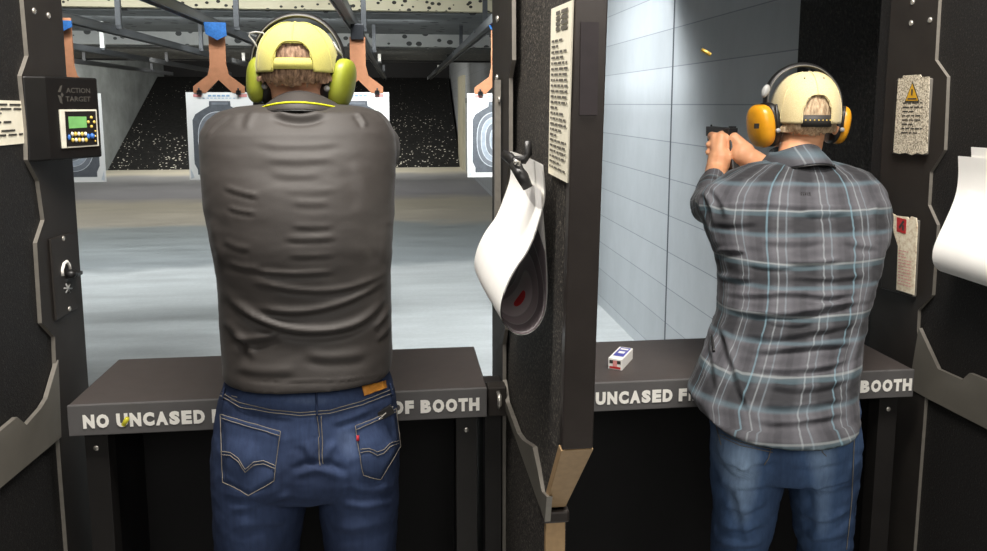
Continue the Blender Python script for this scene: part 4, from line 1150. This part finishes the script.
# collar: stand-up fold leaning on the neck
b = MB()
nc = P(301, 98, 1.535)
def cring(zx, wx, dy, d, n=48, dip=0.0):
    out = []
    c = P(303, zx, 1.535)
    for k in range(n):
        q = 2*PI*k/n; cs, sn = math.cos(q), math.sin(q)
        out.append(V((c.x+cs*wx, c.y+dy+sn*d, c.z-dip*cs*cs-.012*max(0, sn))))
    return out
crs = [cring(95, .056, 0, .060, dip=.018), cring(91.0, .0585, 0, .065, dip=.020), cring(93.5, .064, -.002, .073, dip=.018), cring(101, .076, -.004, .098, dip=.014), cring(108, .087, -.004, .117, dip=.010), cring(110, .0865, -.004, .1155, dip=.010), cring(109, .066, -.002, .085, dip=.018)]
b.loft(crs, 'polo', caps=False); col1 = b.build('collar', shirt1)
b = MB(); rr = [a_.lerp(b_, .25) for a_, b_ in zip(crs[3], crs[4])]
b.tube([p+V((0, -.0014, .0006)) for p in rr[21:]+rr[:3]], .0019, 'piping', 6); b.build('yellow_piping', shirt1)
b = MB(); b.tube([p+V((0, -.002, 0)) for p in crs[5][21:]+crs[5][:3]], .0016, 'black_plastic', 6); b.build('collar_edge', shirt1)

# jeans
def trousers(rows, legs, hemz):
    b = MB(); b.loft([ring(r[1], r[2], r[0], r[3], r[4], 64, 2.3) for r in rows], 'paper')
    for lg in legs:
        rg = [ring(r[1], r[2], r[0], r[3], r[4], 32, 2.2) for r in lg]
        last = rg[-1]; c = sum(last, V())/len(last)
        for z, sc in ((.55, .93), (.32, .80), (.12, .74), (.055, .76)):
            rg.append([V((c.x+(p.x-c.x)*sc, c.y+(p.y-c.y)*sc+.01*(1-sc)*4, z)) for p in last])
        b.loft(rg, 'paper')
    return b
def set_fade(me, spots):
    q = project(vco(me)); f = np.zeros(len(q))
    for x, y, rx, ry, a in spots: f += 1.3*a*np.exp(-((q[:, 0]-x)/rx)**2-((q[:, 1]-y)/ry)**2)
    at = me.attributes.new('fade', 'FLOAT', 'POINT'); at.data.foreach_set('value', f.astype(np.float32))
b = trousers([(366, 229, 387, 1.445, .100), (383, 222, 393, 1.437, .112), (395, 219, 395, 1.437, .115), (410, 216, 397, 1.437, .119), (430, 213.5, 399, 1.437, .126), (450, 212, 400, 1.437, .130), (466, 212, 400, 1.437, .126), (478, 213, 399.5, 1.437, .110)],
    [[(452, 213, 309, 1.437, .112), (475, 212.5, 312, 1.437, .115), (500, 213, 309, 1.437, .110), (525, 214, 304.5, 1.437, .104), (551, 215, 300, 1.437, .098)],
     [(452, 318, 399, 1.437, .112), (475, 317, 399.5, 1.437, .115), (500, 319, 399, 1.437, .110), (525, 322.5, 397.5, 1.437, .104), (551, 326, 396, 1.437, .098)]], .05)
for x in (264, 352): b.ell(P(x, 452, 1.385), (.076, .070, .088), 'paper')
me = cloth(b, .0042, 8)
crease(me, [([(286, 474), (300, 466), (318, 462), (336, 466), (352, 476)], 4, -5), ([(222, 490), (250, 498), (285, 488)], 5, 4), ([(345, 482), (368, 492), (396, 484)], 5, 4),
    ([(225, 510), (262, 505), (296, 492)], 4, 3.5), ([(338, 500), (362, 508), (396, 500)], 4, 3), ([(318, 414), (319, 440), (320, 466)], 2.0, -3.5), ([(300, 440), (310, 452), (318, 466)], 4, 3), ([(338, 440), (328, 452), (320, 466)], 4, 3),
    ([(228, 530), (250, 524), (290, 520)], 5, 3), ([(330, 526), (352, 530), (392, 520)], 5, 3), ([(230, 400), (262, 414), (300, 418)], 3, 2.5), ([(330, 424), (350, 418), (372, 408)], 3, 3)])
rumple(me, .0022, 22, (1, 1, 1.3), 5)
set_fade(me, [(248, 450, 26, 28, .32), (350, 446, 22, 30, .25), (300, 400, 70, 8, .22), (250, 520, 22, 40, .12), (365, 520, 22, 40, .10), (310, 425, 30, 20, .15)])
smooth_all(me); me.materials.append(M['denim1']); jeans1 = link('jeans', me, p1)
def surface(me): return BVHTree.FromPolygons([v.co[:] for v in me.vertices], [tuple(p.vertices) for p in me.polygons])
def make_hit(bv):
    def hit(x, y, off=.0):
        r = ray(x, y).normalized(); h = bv.ray_cast(CC, r)
        if h[0] is None: 
            pt, n, _, _ = bv.find_nearest(P(x, y, 1.33)); return pt+V((0, -off, 0))
        n = h[1]; n = n if n.dot(r) < 0 else -n
        return h[0]+n*off
    return hit
hit1 = make_hit(surface(me))
def dense(pts, step=2.0):
    out = [pts[0]]
    for a, c in zip(pts[:-1], pts[1:]):
        L = math.dist(a, c); n = max(1, int(L/step))
        out += [(a[0]+(c[0]-a[0])*k/n, a[1]+(c[1]-a[1])*k/n) for k in range(1, n+1)]
    return out
def seam(hit, pts, r, mt, parent, name='stitching', off=.002, mb=None):
    b = mb or MB(); b.tube([hit(x, y, off) for x, y in dense(pts)], r, mt, 6)
    return b if mb else b.build(name, parent)
def pocket(hit, TL, TR, BR, BP, BL, parent, mt, off=.0035, n=18):
    b = MB(); vs = []
    for j in range(n+1):
        v = j/n
        for i in range(n+1):
            u = i/n
            tp = (TL[0]+(TR[0]-TL[0])*u, TL[1]+(TR[1]-TL[1])*u)
            bt = (BL[0]+(BP[0]-BL[0])*u*2, BL[1]+(BP[1]-BL[1])*u*2) if u < .5 else (BP[0]+(BR[0]-BP[0])*(u*2-1), BP[1]+(BR[1]-BP[1])*(u*2-1))
            e = off if 0 < i < n and 0 < j < n else -.001
            vs.append(hit(tp[0]+(bt[0]-tp[0])*v, tp[1]+(bt[1]-tp[1])*v, e))
    b.add(vs, [(j*(n+1)+i, j*(n+1)+i+1, (j+1)*(n+1)+i+1, (j+1)*(n+1)+i) for j in range(n) for i in range(n)], mt, True)
    o = bare(b, 'back_pocket', parent)
    at = o.data.attributes.new('fade', 'FLOAT', 'POINT'); at.data.foreach_set('value', [.16]*len(vs))
    return o
pk1 = pocket(hit1, (222.5, 414), (281, 431), (274.5, 480), (250, 495), (224.5, 481), jeans1, 'denim1')
pk2 = pocket(hit1, (354.6, 426), (394, 409), (398.5, 446), (379, 479), (362.5, 474), jeans1, 'denim1')
b = MB()
for pts in ([(222.5, 414), (281, 431), (274.5, 480), (250, 495), (224.5, 481), (222.5, 414)], [(223.5, 418), (280, 435)], [(223, 451), (232, 452), (240, 458), (246, 468), (254, 461), (264, 460), (276, 465)], [(223, 454), (232, 455), (240, 461), (246, 471), (254, 464), (264, 463), (276, 468)],
            [(354.6, 426), (394, 409), (398.5, 446), (379, 479), (362.5, 474), (354.6, 426)], [(355.5, 429), (394, 412)], [(360, 449), (368, 448), (376, 452), (382, 450), (388, 444), (397, 440)], [(360, 452), (368, 451), (376, 455), (382, 453), (388, 447), (397, 443)]):
    seam(hit1, pts, .0007, 'stitch', jeans1, 'pocket_stitching', off=.0045)
b = MB()
for pts in ([(219, 391), (240, 403), (270, 409.5), (300, 412.5), (330, 410), (362, 401), (392, 389)], [(219, 394.5), (240, 406.5), (270, 412.5), (300, 415.5), (330, 413), (362, 404.5), (392, 393)], [(317, 416), (319, 440), (320, 466)], [(321, 416), (322.5, 440), (323, 464)]):
    seam(hit1, pts, .0008, 'stitch', jeans1, 'seam_stitching', off=.0018)
for pts in ([(226, 389), (224, 400)], [(316, 390), (317, 415)], [(388, 384), (391, 396)]):
    b = MB(); b.tube([hit1(x, y, .003) for x, y in dense(pts)], .0048, 'denim1', 8, True, .35); b.build('belt_loop', jeans1)
def patch(hit, cs, mt, name, parent, off=.004, n=6):
    b = MB(); vs = []
    for j in range(n+1):
        for i in range(n+1):
            u, v = i/n, j/n
            a = [(cs[0][k]*(1-u)+cs[1][k]*u)*(1-v)+(cs[3][k]*(1-u)+cs[2][k]*u)*v for k in (0, 1)]
            vs.append(hit(a[0], a[1], off))
    b.add(vs, [(j*(n+1)+i, j*(n+1)+i+1, (j+1)*(n+1)+i+1, (j+1)*(n+1)+i) for j in range(n) for i in range(n)], mt, True)
    o = bare(b, name, parent); o.modifiers.new('s', 'SOLIDIFY').thickness = .0015; return o
patch(hit1, [(361, 387), (383.5, 381), (385, 388.5), (363, 396.5)], 'leather', 'leather_patch', jeans1)
patch(hit1, [(355.5, 435), (358, 435), (358.5, 441), (356, 441)], 'red_tab', 'red_tab', jeans1, .006, 2)
b = MB(); b.box((hit1(383, 412, .006)+V((0, 0, .0))), (.030, .008, .016), 'black_plastic', Matrix.Rotation(math.radians(-28), 3, 'Y'))
b.tube([hit1(375, 419, .011), hit1(388, 406, .011)], .0014, 'chrome')
tag(b.build('pocket_knife', bevel=.001), 'dark clip-on item peeking out of the polo shooter\'s right back pocket', 'pocket knife')
def shoes(person, ankles, mt='shoe'):
    for a in ankles:
        b = MB(); b.ell(V((a.x, a.y+.06, .045)), (.047, .145, .045), 'paper', None, 20, 12, .85); b.ell(V((a.x, a.y-.01, .08)), (.042, .055, .06), 'paper')
        b.box((a.x, a.y+.06, .012), (.085, .27, .022), 'paper')
        me = remeshed(b, .005, 4); smooth_all(me); me.materials.append(M[mt]); link('shoe', me, person)
shoes(p1, (lL[2], lR[2]))

# ------------------------------------------------------------------ second shooter (plaid)
Y2 = 1.79; yaw2 = -.20
hc2 = P(802, 116, Y2)
nb2 = P(800, 160, 1.735)
sh2 = P(797, 205, 1.67)
hip2 = P(783, 440, 1.445)
ls, lel, lw = P(717, 200, 1.69), P(708, 206, 1.98), P(716, 171, 2.20)
rs, rel, rw = P(868, 200, 1.69), P(812, 200, 1.99), P(752, 160, 2.17)
b = MB()
qL = leg_pts((742, 738), 1.445); qR = leg_pts((825, 822), 1.445)
H2 = body_blobs(b, hc2, .0735, yaw2, nb2, sh2, hip2,
    [([hip2+V((-.045, 0, .02)), qL[0], qL[1], qL[2]], [.055, .036, .034, .030]), ([hip2+V((.045, 0, .02)), qR[0], qR[1], qR[2]], [.055, .036, .034, .030]),
     ([qL[2], qL[2]+V((0, .13, -.045))], [.032, .025]), ([qR[2], qR[2]+V((0, .13, -.045))], [.032, .025])],
    [([sh2+V((-.08, 0, -.01)), ls+V((.016, 0, -.01)), lel, lw], [.045, .036, .036, .031]), ([sh2+V((.08, 0, -.01)), rs+V((-.016, 0, -.01)), rel, rw], [.045, .036, .040, .033])], .97)
# grip position
gx = P(733, 134.5, 2.20)
# right hand wraps the grip from the right, left hand over its fingers from the left
def G(x, y, z): return gx+V((x, y, z))
hand(b, rw, G(.002, -.012, -.046), (-.25, .95, .1), (.1, .1, 1), (-1, .15, 0), 1.16, [G(-.010, .012, -.014), G(-.022, .050, -.016)], 1.0)
hand(b, lw, G(-.026, .010, -.048), (.25, .93, .25), (-.15, -.1, 1), (1, .1, 0), 1.2, [G(-.040, .030, -.012), G(-.032, .080, -.008)], 1.0)
p2 = finish_body(b, .0034, 'skin2', 'person in a grey plaid shirt and cream cap aiming a pistol at the right counter')
eyes(H2, p2)
R2 = Matrix.Rotation(yaw2, 3, 'Z')
b = MB(); b.ell(hc2+R2 @ V((0, -.011, .008)), (.0745, .096, .080), 'hair2', R2)
for i in range(9):
    x = -.052+.013*i; b.ell(hc2+R2 @ V((x, -.078+abs(x)*.55, -.026+.004*math.sin(i*1.9))), (.013, .013, .026), 'hair2', None, 10, 8)
me = remeshed(b, .004, 4)
rim = P(803, 124, Y2); topz = P(803, 73, Y2).z
capA2 = (V((rim.x, Y2-.004, rim.z)), .0755, .102, topz-rim.z)
fit_under_cap(me, *capA2, yaw2, .955); fit_under_cap(p2.data, *capA2, yaw2, .925)
trim_hair(me, hc2, R2, -.044, .006)
smooth_all(me); me.materials.append(M['hair2'])
rumple(me, .0020, 170, (1, 1, .25), 8); link('hair', me, p2)
rim = P(803, 124, Y2); topz = P(803, 73, Y2).z
cap2, cpt2 = cap(V((rim.x, Y2-.004, rim.z)), .0755, .102, topz-rim.z, yaw2, (.42, .34, (.0, .11)), 'cap2', 'cap_dark', p2)
b = MB()
b.tube([cpt2(0, .36+.6*z/20, .003) for z in range(21)], .0016, 'cap2', 6)
for q0 in (-1, 1): b.tube([cpt2(q0*(1.1-.25*z/20), .02+.92*z/20, .0028) for z in range(21)], .0009, 'cap2', 6)
b.tube([cpt2(.46*math.sin(k/24*PI-PI/2), max(.03, .365*math.sqrt(max(0, 1-abs(math.sin(k/24*PI-PI/2))**3))), .003) for k in range(25)], .0012, 'cap2', 6)
b.build('seam', cap2)
for q0 in (-.45, .42):
    b = MB(); b.ell(cpt2(q0, .66, .002), (.0022, .0022, .0022), 'cap_dark', None, 8, 6); b.build('eyelet', cap2)
b = MB()
for k in range(7): b.ell(cpt2(-.34+.113*k, .05, .0055), (.0018, .0016, .0018), 'btn_yellow', None, 8, 6)
b.build('strap_stud', cap2)
bp = [P(x, y, Y2+.005) for x, y in ((767, 118), (765.5, 102), (768, 88), (776, 76), (788, 68), (802, 65), (817, 68), (829, 77), (837, 89), (840, 104), (839, 120))]
em2 = earmuffs(P(802, 100, Y2), yaw2, 'mustard yellow and black ear defenders worn over the cream cap', [
    (P(761, 126, Y2-.005), (.024, .040, .052), er(0, -.16, .25), -1), (P(839.5, 125, Y2+.02), (.018, .038, .047), er(0, .16, -.1), 1)], 'orange_cup', bp, (.008, .030), 'band_edge', p2)
b = MB(); b.ell(P(765.5, 91, Y2-.03), (.009, .008, .016), 'grey_plastic', er(0, .35, 0)); b.build('slider_knob', em2)
b = MB(); b.box(P(756.5, 126, Y2-.042), (.011, .004, .012), 'black_plastic', er(0, 0, .2)); b.build('cup_slot', em2)

# pistol
t = thing('pistol', G(0, .06, -.08), 'black pistol held out by the plaid shooter in both hands', 'pistol')
b = MB(); b.box(G(0, .086, .004), (.026, .178, .030), 'gun'); 
for k in range(6): b.box(G(0, .010+.006*k, .004), (.0275, .0025, .026), 'black_plastic')
b.build('slide', t, .003)
b = MB(); b.box(G(0, .092, -.018), (.022, .150, .018), 'black_plastic'); b.build('frame', t, .002)
b = MB(); b.box(G(0, -.002, -.065), (.027, .045, .10), 'black_plastic', er(-.28, 0, 0)); b.build('grip', t, .005)
b = MB(); b.tube([G(0, .030, -.028), G(0, .036, -.050), G(0, .060, -.054), G(0, .078, -.044), G(0, .082, -.026)], .0035, 'black_plastic'); b.build('trigger_guard', t)
b = MB(); b.tube([G(0, .046, -.026), G(0, .050, -.040)], .003, 'gun'); b.build('trigger', t)
b = MB(); b.box(G(0, .006, .0215), (.020, .010, .006), 'gun'); b.build('rear_sight', t, .001)
b = MB(); b.box(G(0, .165, .0215), (.004, .008, .007), 'gun'); b.build('front_sight', t, .001)
b = MB(); b.tube([G(0, .172, .008), G(0, .180, .008)], .0075, 'chrome', 16); b.build('barrel', t)

# plaid shirt
b = MB()
rows = [(160, 770, 830, 1.74, .056), (164, 748, 849, 1.73, .075), (172, 729, 866, 1.715, .098), (180, 716, 876, 1.70, .110), (192, 705, 884, 1.69, .120), (205, 701, 887, 1.675, .126), (220, 701.5, 888, 1.66, .128),
        (236, 706, 885.5, 1.64, .128), (252, 713, 881, 1.62, .127), (270, 717, 876, 1.60, .126), (290, 718, 870.5, 1.575, .124), (310, 716.5, 865, 1.555, .121), (330, 710, 861, 1.53, .118),
        (350, 703, 858.5, 1.51, .116), (370, 695, 855.5, 1.478, .122), (390, 686, 853, 1.455, .128)]
rg = [ring(r[1], r[2], r[0], r[3], r[4], 72, 2.25) for r in rows]
last = rg[-1]; c = sum(last, V())/len(last)
hem = []
for k, p in enumerate(last):
    q = 2*PI*k/72; back = max(0, -math.sin(q))
    x, y = project(np.array([p[:]]))[0]
    drop = .008+.052*(back**.8)+.012*max(0, math.cos(q))
    hem.append((p, drop))
for f in (.33, .66, .92, 1.0):
    rg.append([V((p.x+(c.x-p.x)*((.10 if p.x > c.x else .02)*f+(.015 if f == 1 else 0)), p.y-(.040*f)*(1.0 if p.y < c.y-.03 else .2)+(.012*f if f == 1 else 0), p.z-d*f)) for p, d in hem])
b.loft(rg, 'paper')
limb(b, [ls+V((.06, -.02, -.005)), ls+V((.014, 0, -.010)), lel, lel.lerp(lw, .66)], [.064, .057, .049, .040], step=.22)
limb(b, [rs+V((-.06, -.02, -.005)), rs+V((-.020, 0, -.010)), rel, rel.lerp(rw, .30)], [.064, .058, .050, .046], step=.22)
me = cloth(b, .004, 9)
# plaid coordinates: around and along the trunk, or around and along the left sleeve
a = vco(me)
zs = np.array([sum((p.z for p in r), 0)/len(r) for r in rg]); ycs = np.array([sum((p.y for p in r), 0)/len(r) for r in rg]); xcs = np.array([sum((p.x for p in r), 0)/len(r) for r in rg])
o_ = np.argsort(zs); yc = np.interp(a[:, 2], zs[o_], ycs[o_]); xc = np.interp(a[:, 2], zs[o_], xcs[o_])
ang = np.arctan2((a[:, 0]-xc)/.2, -(a[:, 1]-yc)/.125)
slope = 1.12
pu = .195*ang; pv = a[:, 2]*slope
def along(A, B):
    d = np.array((B-A)[:]); L2 = d@d; t_ = ((a-np.array(A[:]))@d)/L2; perp = a-np.array(A[:])-t_[:, None]*d
    return t_, np.linalg.norm(perp, axis=1), perp, math.sqrt(L2)
for A, B in ((ls, lel), (lel, lw), (rs, rel)):
    t_, dist, perp, L = along(A, B)
    msk = (t_ > (.30 if A is not lel else 0)) & (dist < .075) & (a[:, 1] > A.y+(.08 if A is not lel else -.01))
    th_ = np.arctan2(perp[:, 2], perp[:, 0])
    pu = np.where(msk, th_*.06, pu); pv = np.where(msk, t_*L+(.0 if A is ls else .29), pv)
wob = np.array([noise.noise(V((p[0]*9, p[1]*9, p[2]*9))) for p in a])
crease(me, [
 ([(706, 206), (751.6, 203.5), (792, 206), (830, 208), (870, 205)], 2.2, 4), ([(714, 251), (732, 249.5), (748, 252)], 2.4, 6), ([(800, 211), (820, 214), (850, 211)], 3.2, 5), ([(712, 222), (735, 224), (760, 222)], 2.6, 3.5),
 ([(714, 274), (735, 279), (757, 278)], 2.6, 6), ([(785, 276), (830, 280), (872, 273)], 2.6, 4.5), ([(716, 290), (750, 296), (792, 291.6), (822, 297), (866, 292)], 2.8, 5.5),
 ([(722, 306), (751.6, 314), (792, 313), (822, 308), (866, 300)], 3.2, 8), ([(780, 261), (810, 263), (845, 258)], 2.6, 4), ([(755, 240), (790, 243), (830, 240)], 3.0, 3.5), ([(840, 238), (860, 246), (880, 246)], 3, 3.5),
 ([(732, 330), (760, 338), (800, 334), (860, 322)], 3.2, 6), ([(745, 352), (796, 347), (856, 341)], 3.0, 6), ([(745, 366), (780, 372), (830, 366), (856, 356)], 2.8, 5.5), ([(755, 382), (790, 390), (830, 386), (856, 374)], 3.0, 5.5),
 ([(750, 402), (790, 408), (856, 396)], 3.2, 4.5), ([(748, 418), (790, 424), (850, 412)], 3.2, 4), ([(720, 318), (730, 350), (742, 392), (756, 420)], 3.4, 7), ([(712, 330), (714, 365), (720, 395)], 3.0, 5), ([(862, 310), (856, 340), (852, 380)], 3.4, 4),
 ([(704, 190), (712, 205), (716, 230)], 2.6, 6), ([(697, 196), (704, 216), (714, 236)], 2.2, 5), ([(710, 186), (722, 200), (728, 222)], 3, 4), ([(880, 196), (872, 214), (876, 240)], 3.2, 4), ([(740, 181), (790, 188), (850, 181)], 3.5, 2),
 ([(760, 318), (790, 326), (815, 322)], 2.4, 4), ([(800, 300), (830, 306), (858, 300)], 2.4, 4), ([(742, 262), (770, 268), (800, 267)], 2.4, 4)])
rumple(me, .0030, 20, (.7, 1, 1.8), 11)
at = me.attributes.new('plaid', 'FLOAT_VECTOR', 'POINT')
at.data.foreach_set('vector', np.stack([pu+.004*wob, pv+.004*wob, np.zeros(len(a))], 1).astype(np.float32).ravel())
smooth_all(me); me.materials.append(M['plaid']); shirt2 = link('plaid_shirt', me, p2)
hit2s = make_hit(surface(me))
def plaid_attr(o, f):
    me_ = o.data; at_ = me_.attributes.new('plaid', 'FLOAT_VECTOR', 'POINT')
    at_.data.foreach_set('vector', [x for v in me_.vertices for x in f(v.co)])
# collar
def cring2(zx, wx, dy, d, n=48, dip=0.0):
    out = []; c = P(795, zx, 1.742)
    for k in range(n):
        q = 2*PI*k/n; cs, sn = math.cos(q), math.sin(q)
        out.append(V((c.x+cs*wx, c.y+dy+sn*d, c.z-dip*cs*cs-.012*max(0, sn))))
    return out
crs = [cring2(146, .052, 0, .055, dip=.020), cring2(142.5, .0555, 0, .061, dip=.022), cring2(145, .059, -.002, .066, dip=.024), cring2(152, .068, -.004, .092, dip=.024), cring2(158.5, .077, -.004, .112, dip=.022), cring2(160.5, .0765, -.004, .1105, dip=.022), cring2(158, .062, -.002, .074, dip=.020)]
b = MB(); b.loft(crs, 'plaid', caps=False); cl2 = b.build('collar', shirt2)
plaid_attr(cl2, lambda c: (c.x*1.0, .030+(c.z-crs[3][36].z)*.5, 0))
b = MB(); b.tube([p+V((0, -.003, -.001)) for p in crs[5][21:]+crs[5][:3]], .0018, 'black_plastic', 6); b.build('collar_edge', shirt2)
b = MB()
for k, (x, w_) in enumerate(((801, 1.4), (803.3, 1.2), (805.4, 1.4), (807.6, 1.0), (809.6, 1.4))):
    b.tube([hit2s(x, 192.4, .001), hit2s(x+.4, 195.6, .001)], .0010, 'black_plastic', 6)
b.build('back_label', shirt2)
seam(hit2s, [(712, 336), (713, 344), (714, 352)], .003, 'black_plastic', shirt2, 'side_tab', .0015)

# jeans
b = trousers([(372, 735, 838, 1.50, .060), (385, 714, 853, 1.445, .100), (400, 712, 855.5, 1.445, .106), (430, 710, 857, 1.445, .116), (448, 710, 857, 1.445, .116), (464, 711, 857, 1.445, .104)],
    [[(436, 711, 782, 1.445, .092), (462, 711, 784, 1.445, .086), (490, 712, 779.5, 1.445, .078), (520, 712.5, 772.5, 1.445, .070), (551, 710, 765, 1.445, .066)],
     [(436, 786, 856, 1.445, .092), (462, 784, 857, 1.445, .086), (490, 787.5, 855.5, 1.445, .078), (520, 792, 852.5, 1.445, .070), (551, 797, 848, 1.445, .066)]], .05)
for x in (748, 818): b.ell(P(x, 440, 1.40), (.060, .062, .080), 'paper')
me = cloth(b, .0042, 8)
crease(me, [([(735, 470), (752, 462), (783, 458)], 4, 5), ([(783, 460), (812, 466), (850, 458)], 4, 5), ([(714, 452), (730, 462), (752, 470)], 4, 6), ([(800, 480), (826, 490), (855, 478)], 5, 6), ([(716, 500), (740, 512), (770, 498)], 4.5, 7), ([(714, 520), (738, 530), (768, 520)], 4.5, 7),
    ([(798, 512), (825, 520), (852, 508)], 4.5, 6), ([(800, 534), (825, 538), (850, 530)], 4.5, 6), ([(713, 478), (735, 486), (768, 484)], 4, 6), ([(712, 540), (736, 546), (764, 540)], 4, 6), ([(730, 480), (745, 510), (748, 545)], 5, 5), ([(812, 470), (820, 500), (818, 545)], 6, 4)])
rumple(me, .004, 18, (1, 1, 1.3), 21)
set_fade(me, [(742, 490, 20, 55, .38), (742, 455, 24, 30, .22), (823, 500, 20, 55, .30), (820, 450, 26, 26, .25), (715, 430, 12, 40, .2), (852, 430, 10, 30, .2)])
smooth_all(me); me.materials.append(M['denim2']); jeans2 = link('jeans', me, p2)
hit2 = make_hit(surface(me))
b = MB()
for pts in ([(722, 434), (740, 442), (772, 449)], [(722, 437), (740, 445), (772, 452)], [(812, 447), (835, 440), (850, 431)], [(714, 410), (718, 430), (722, 445)], [(770, 449), (768, 458), (764, 464)], [(855, 410), (853, 450), (851, 500), (846, 549)], [(820, 445), (822, 452), (826, 456)]):
    seam(hit2, pts, .0008, 'stitch', jeans2, 'seam_stitching', off=.002)
shoes(p2, (qL[2], qR[2]))

# ================================================================== LIGHT
def area(name, loc, target, size, power, col=(1, 1, 1), sy=None, spread=180):
    l = bpy.data.lights.new(name, 'AREA'); l.energy = power; l.size = size; l.color = col
    if sy: l.shape = 'RECTANGLE'; l.size_y = sy
    l.spread = math.radians(spread)
    o = bpy.data.objects.new(name, l); COL.objects.link(o); o.location = loc
    o.rotation_euler = (V(target)-V(loc)).to_track_quat('-Z', 'Y').to_euler(); return o
LANE = (.93, .98, 1.0)
def lane(y, z, pw, col, tilt, spread=150):
    area('lane_light', (-3.1, y, z), (-3.1, y+tilt, z-1.5), 6.8, pw, col, .3, spread)
lane(5.14, 2.88, 150, LANE, 1.3, 120); lane(6.5, 2.88, 125, LANE, 1.6, 120)
lane(8.6, 2.46, 70, LANE, 1.6, 170); lane(11.0, 2.29, 75, (1, .98, .92), 1.4); lane(14.2, 2.85, 90, (1, .98, .94), 1.2); lane(17.6, 2.85, 240, (1, .97, .9), 1.8)
area('added_wall_light', (.2, 4.9, 2.86), (1.565, 5.1, .35), .16, 92, LANE, .8, 125)  # unseen lamp, added to brighten the block wall
area('booth_light', (.25, .98, 2.7), (.3, 1.5, 1.0), 1.8, 92, (1, .95, .88), .4)
area('booth_light', (.2, -1.0, 2.4), (.3, 1.6, .9), 2.2, 30, (1, .96, .9), .8)
w = bpy.data.worlds.new('world'); scene.world = w; w.use_nodes = True
w.node_tree.nodes['Background'].inputs[0].default_value = (.6, .65, .7, 1); w.node_tree.nodes['Background'].inputs[1].default_value = .15
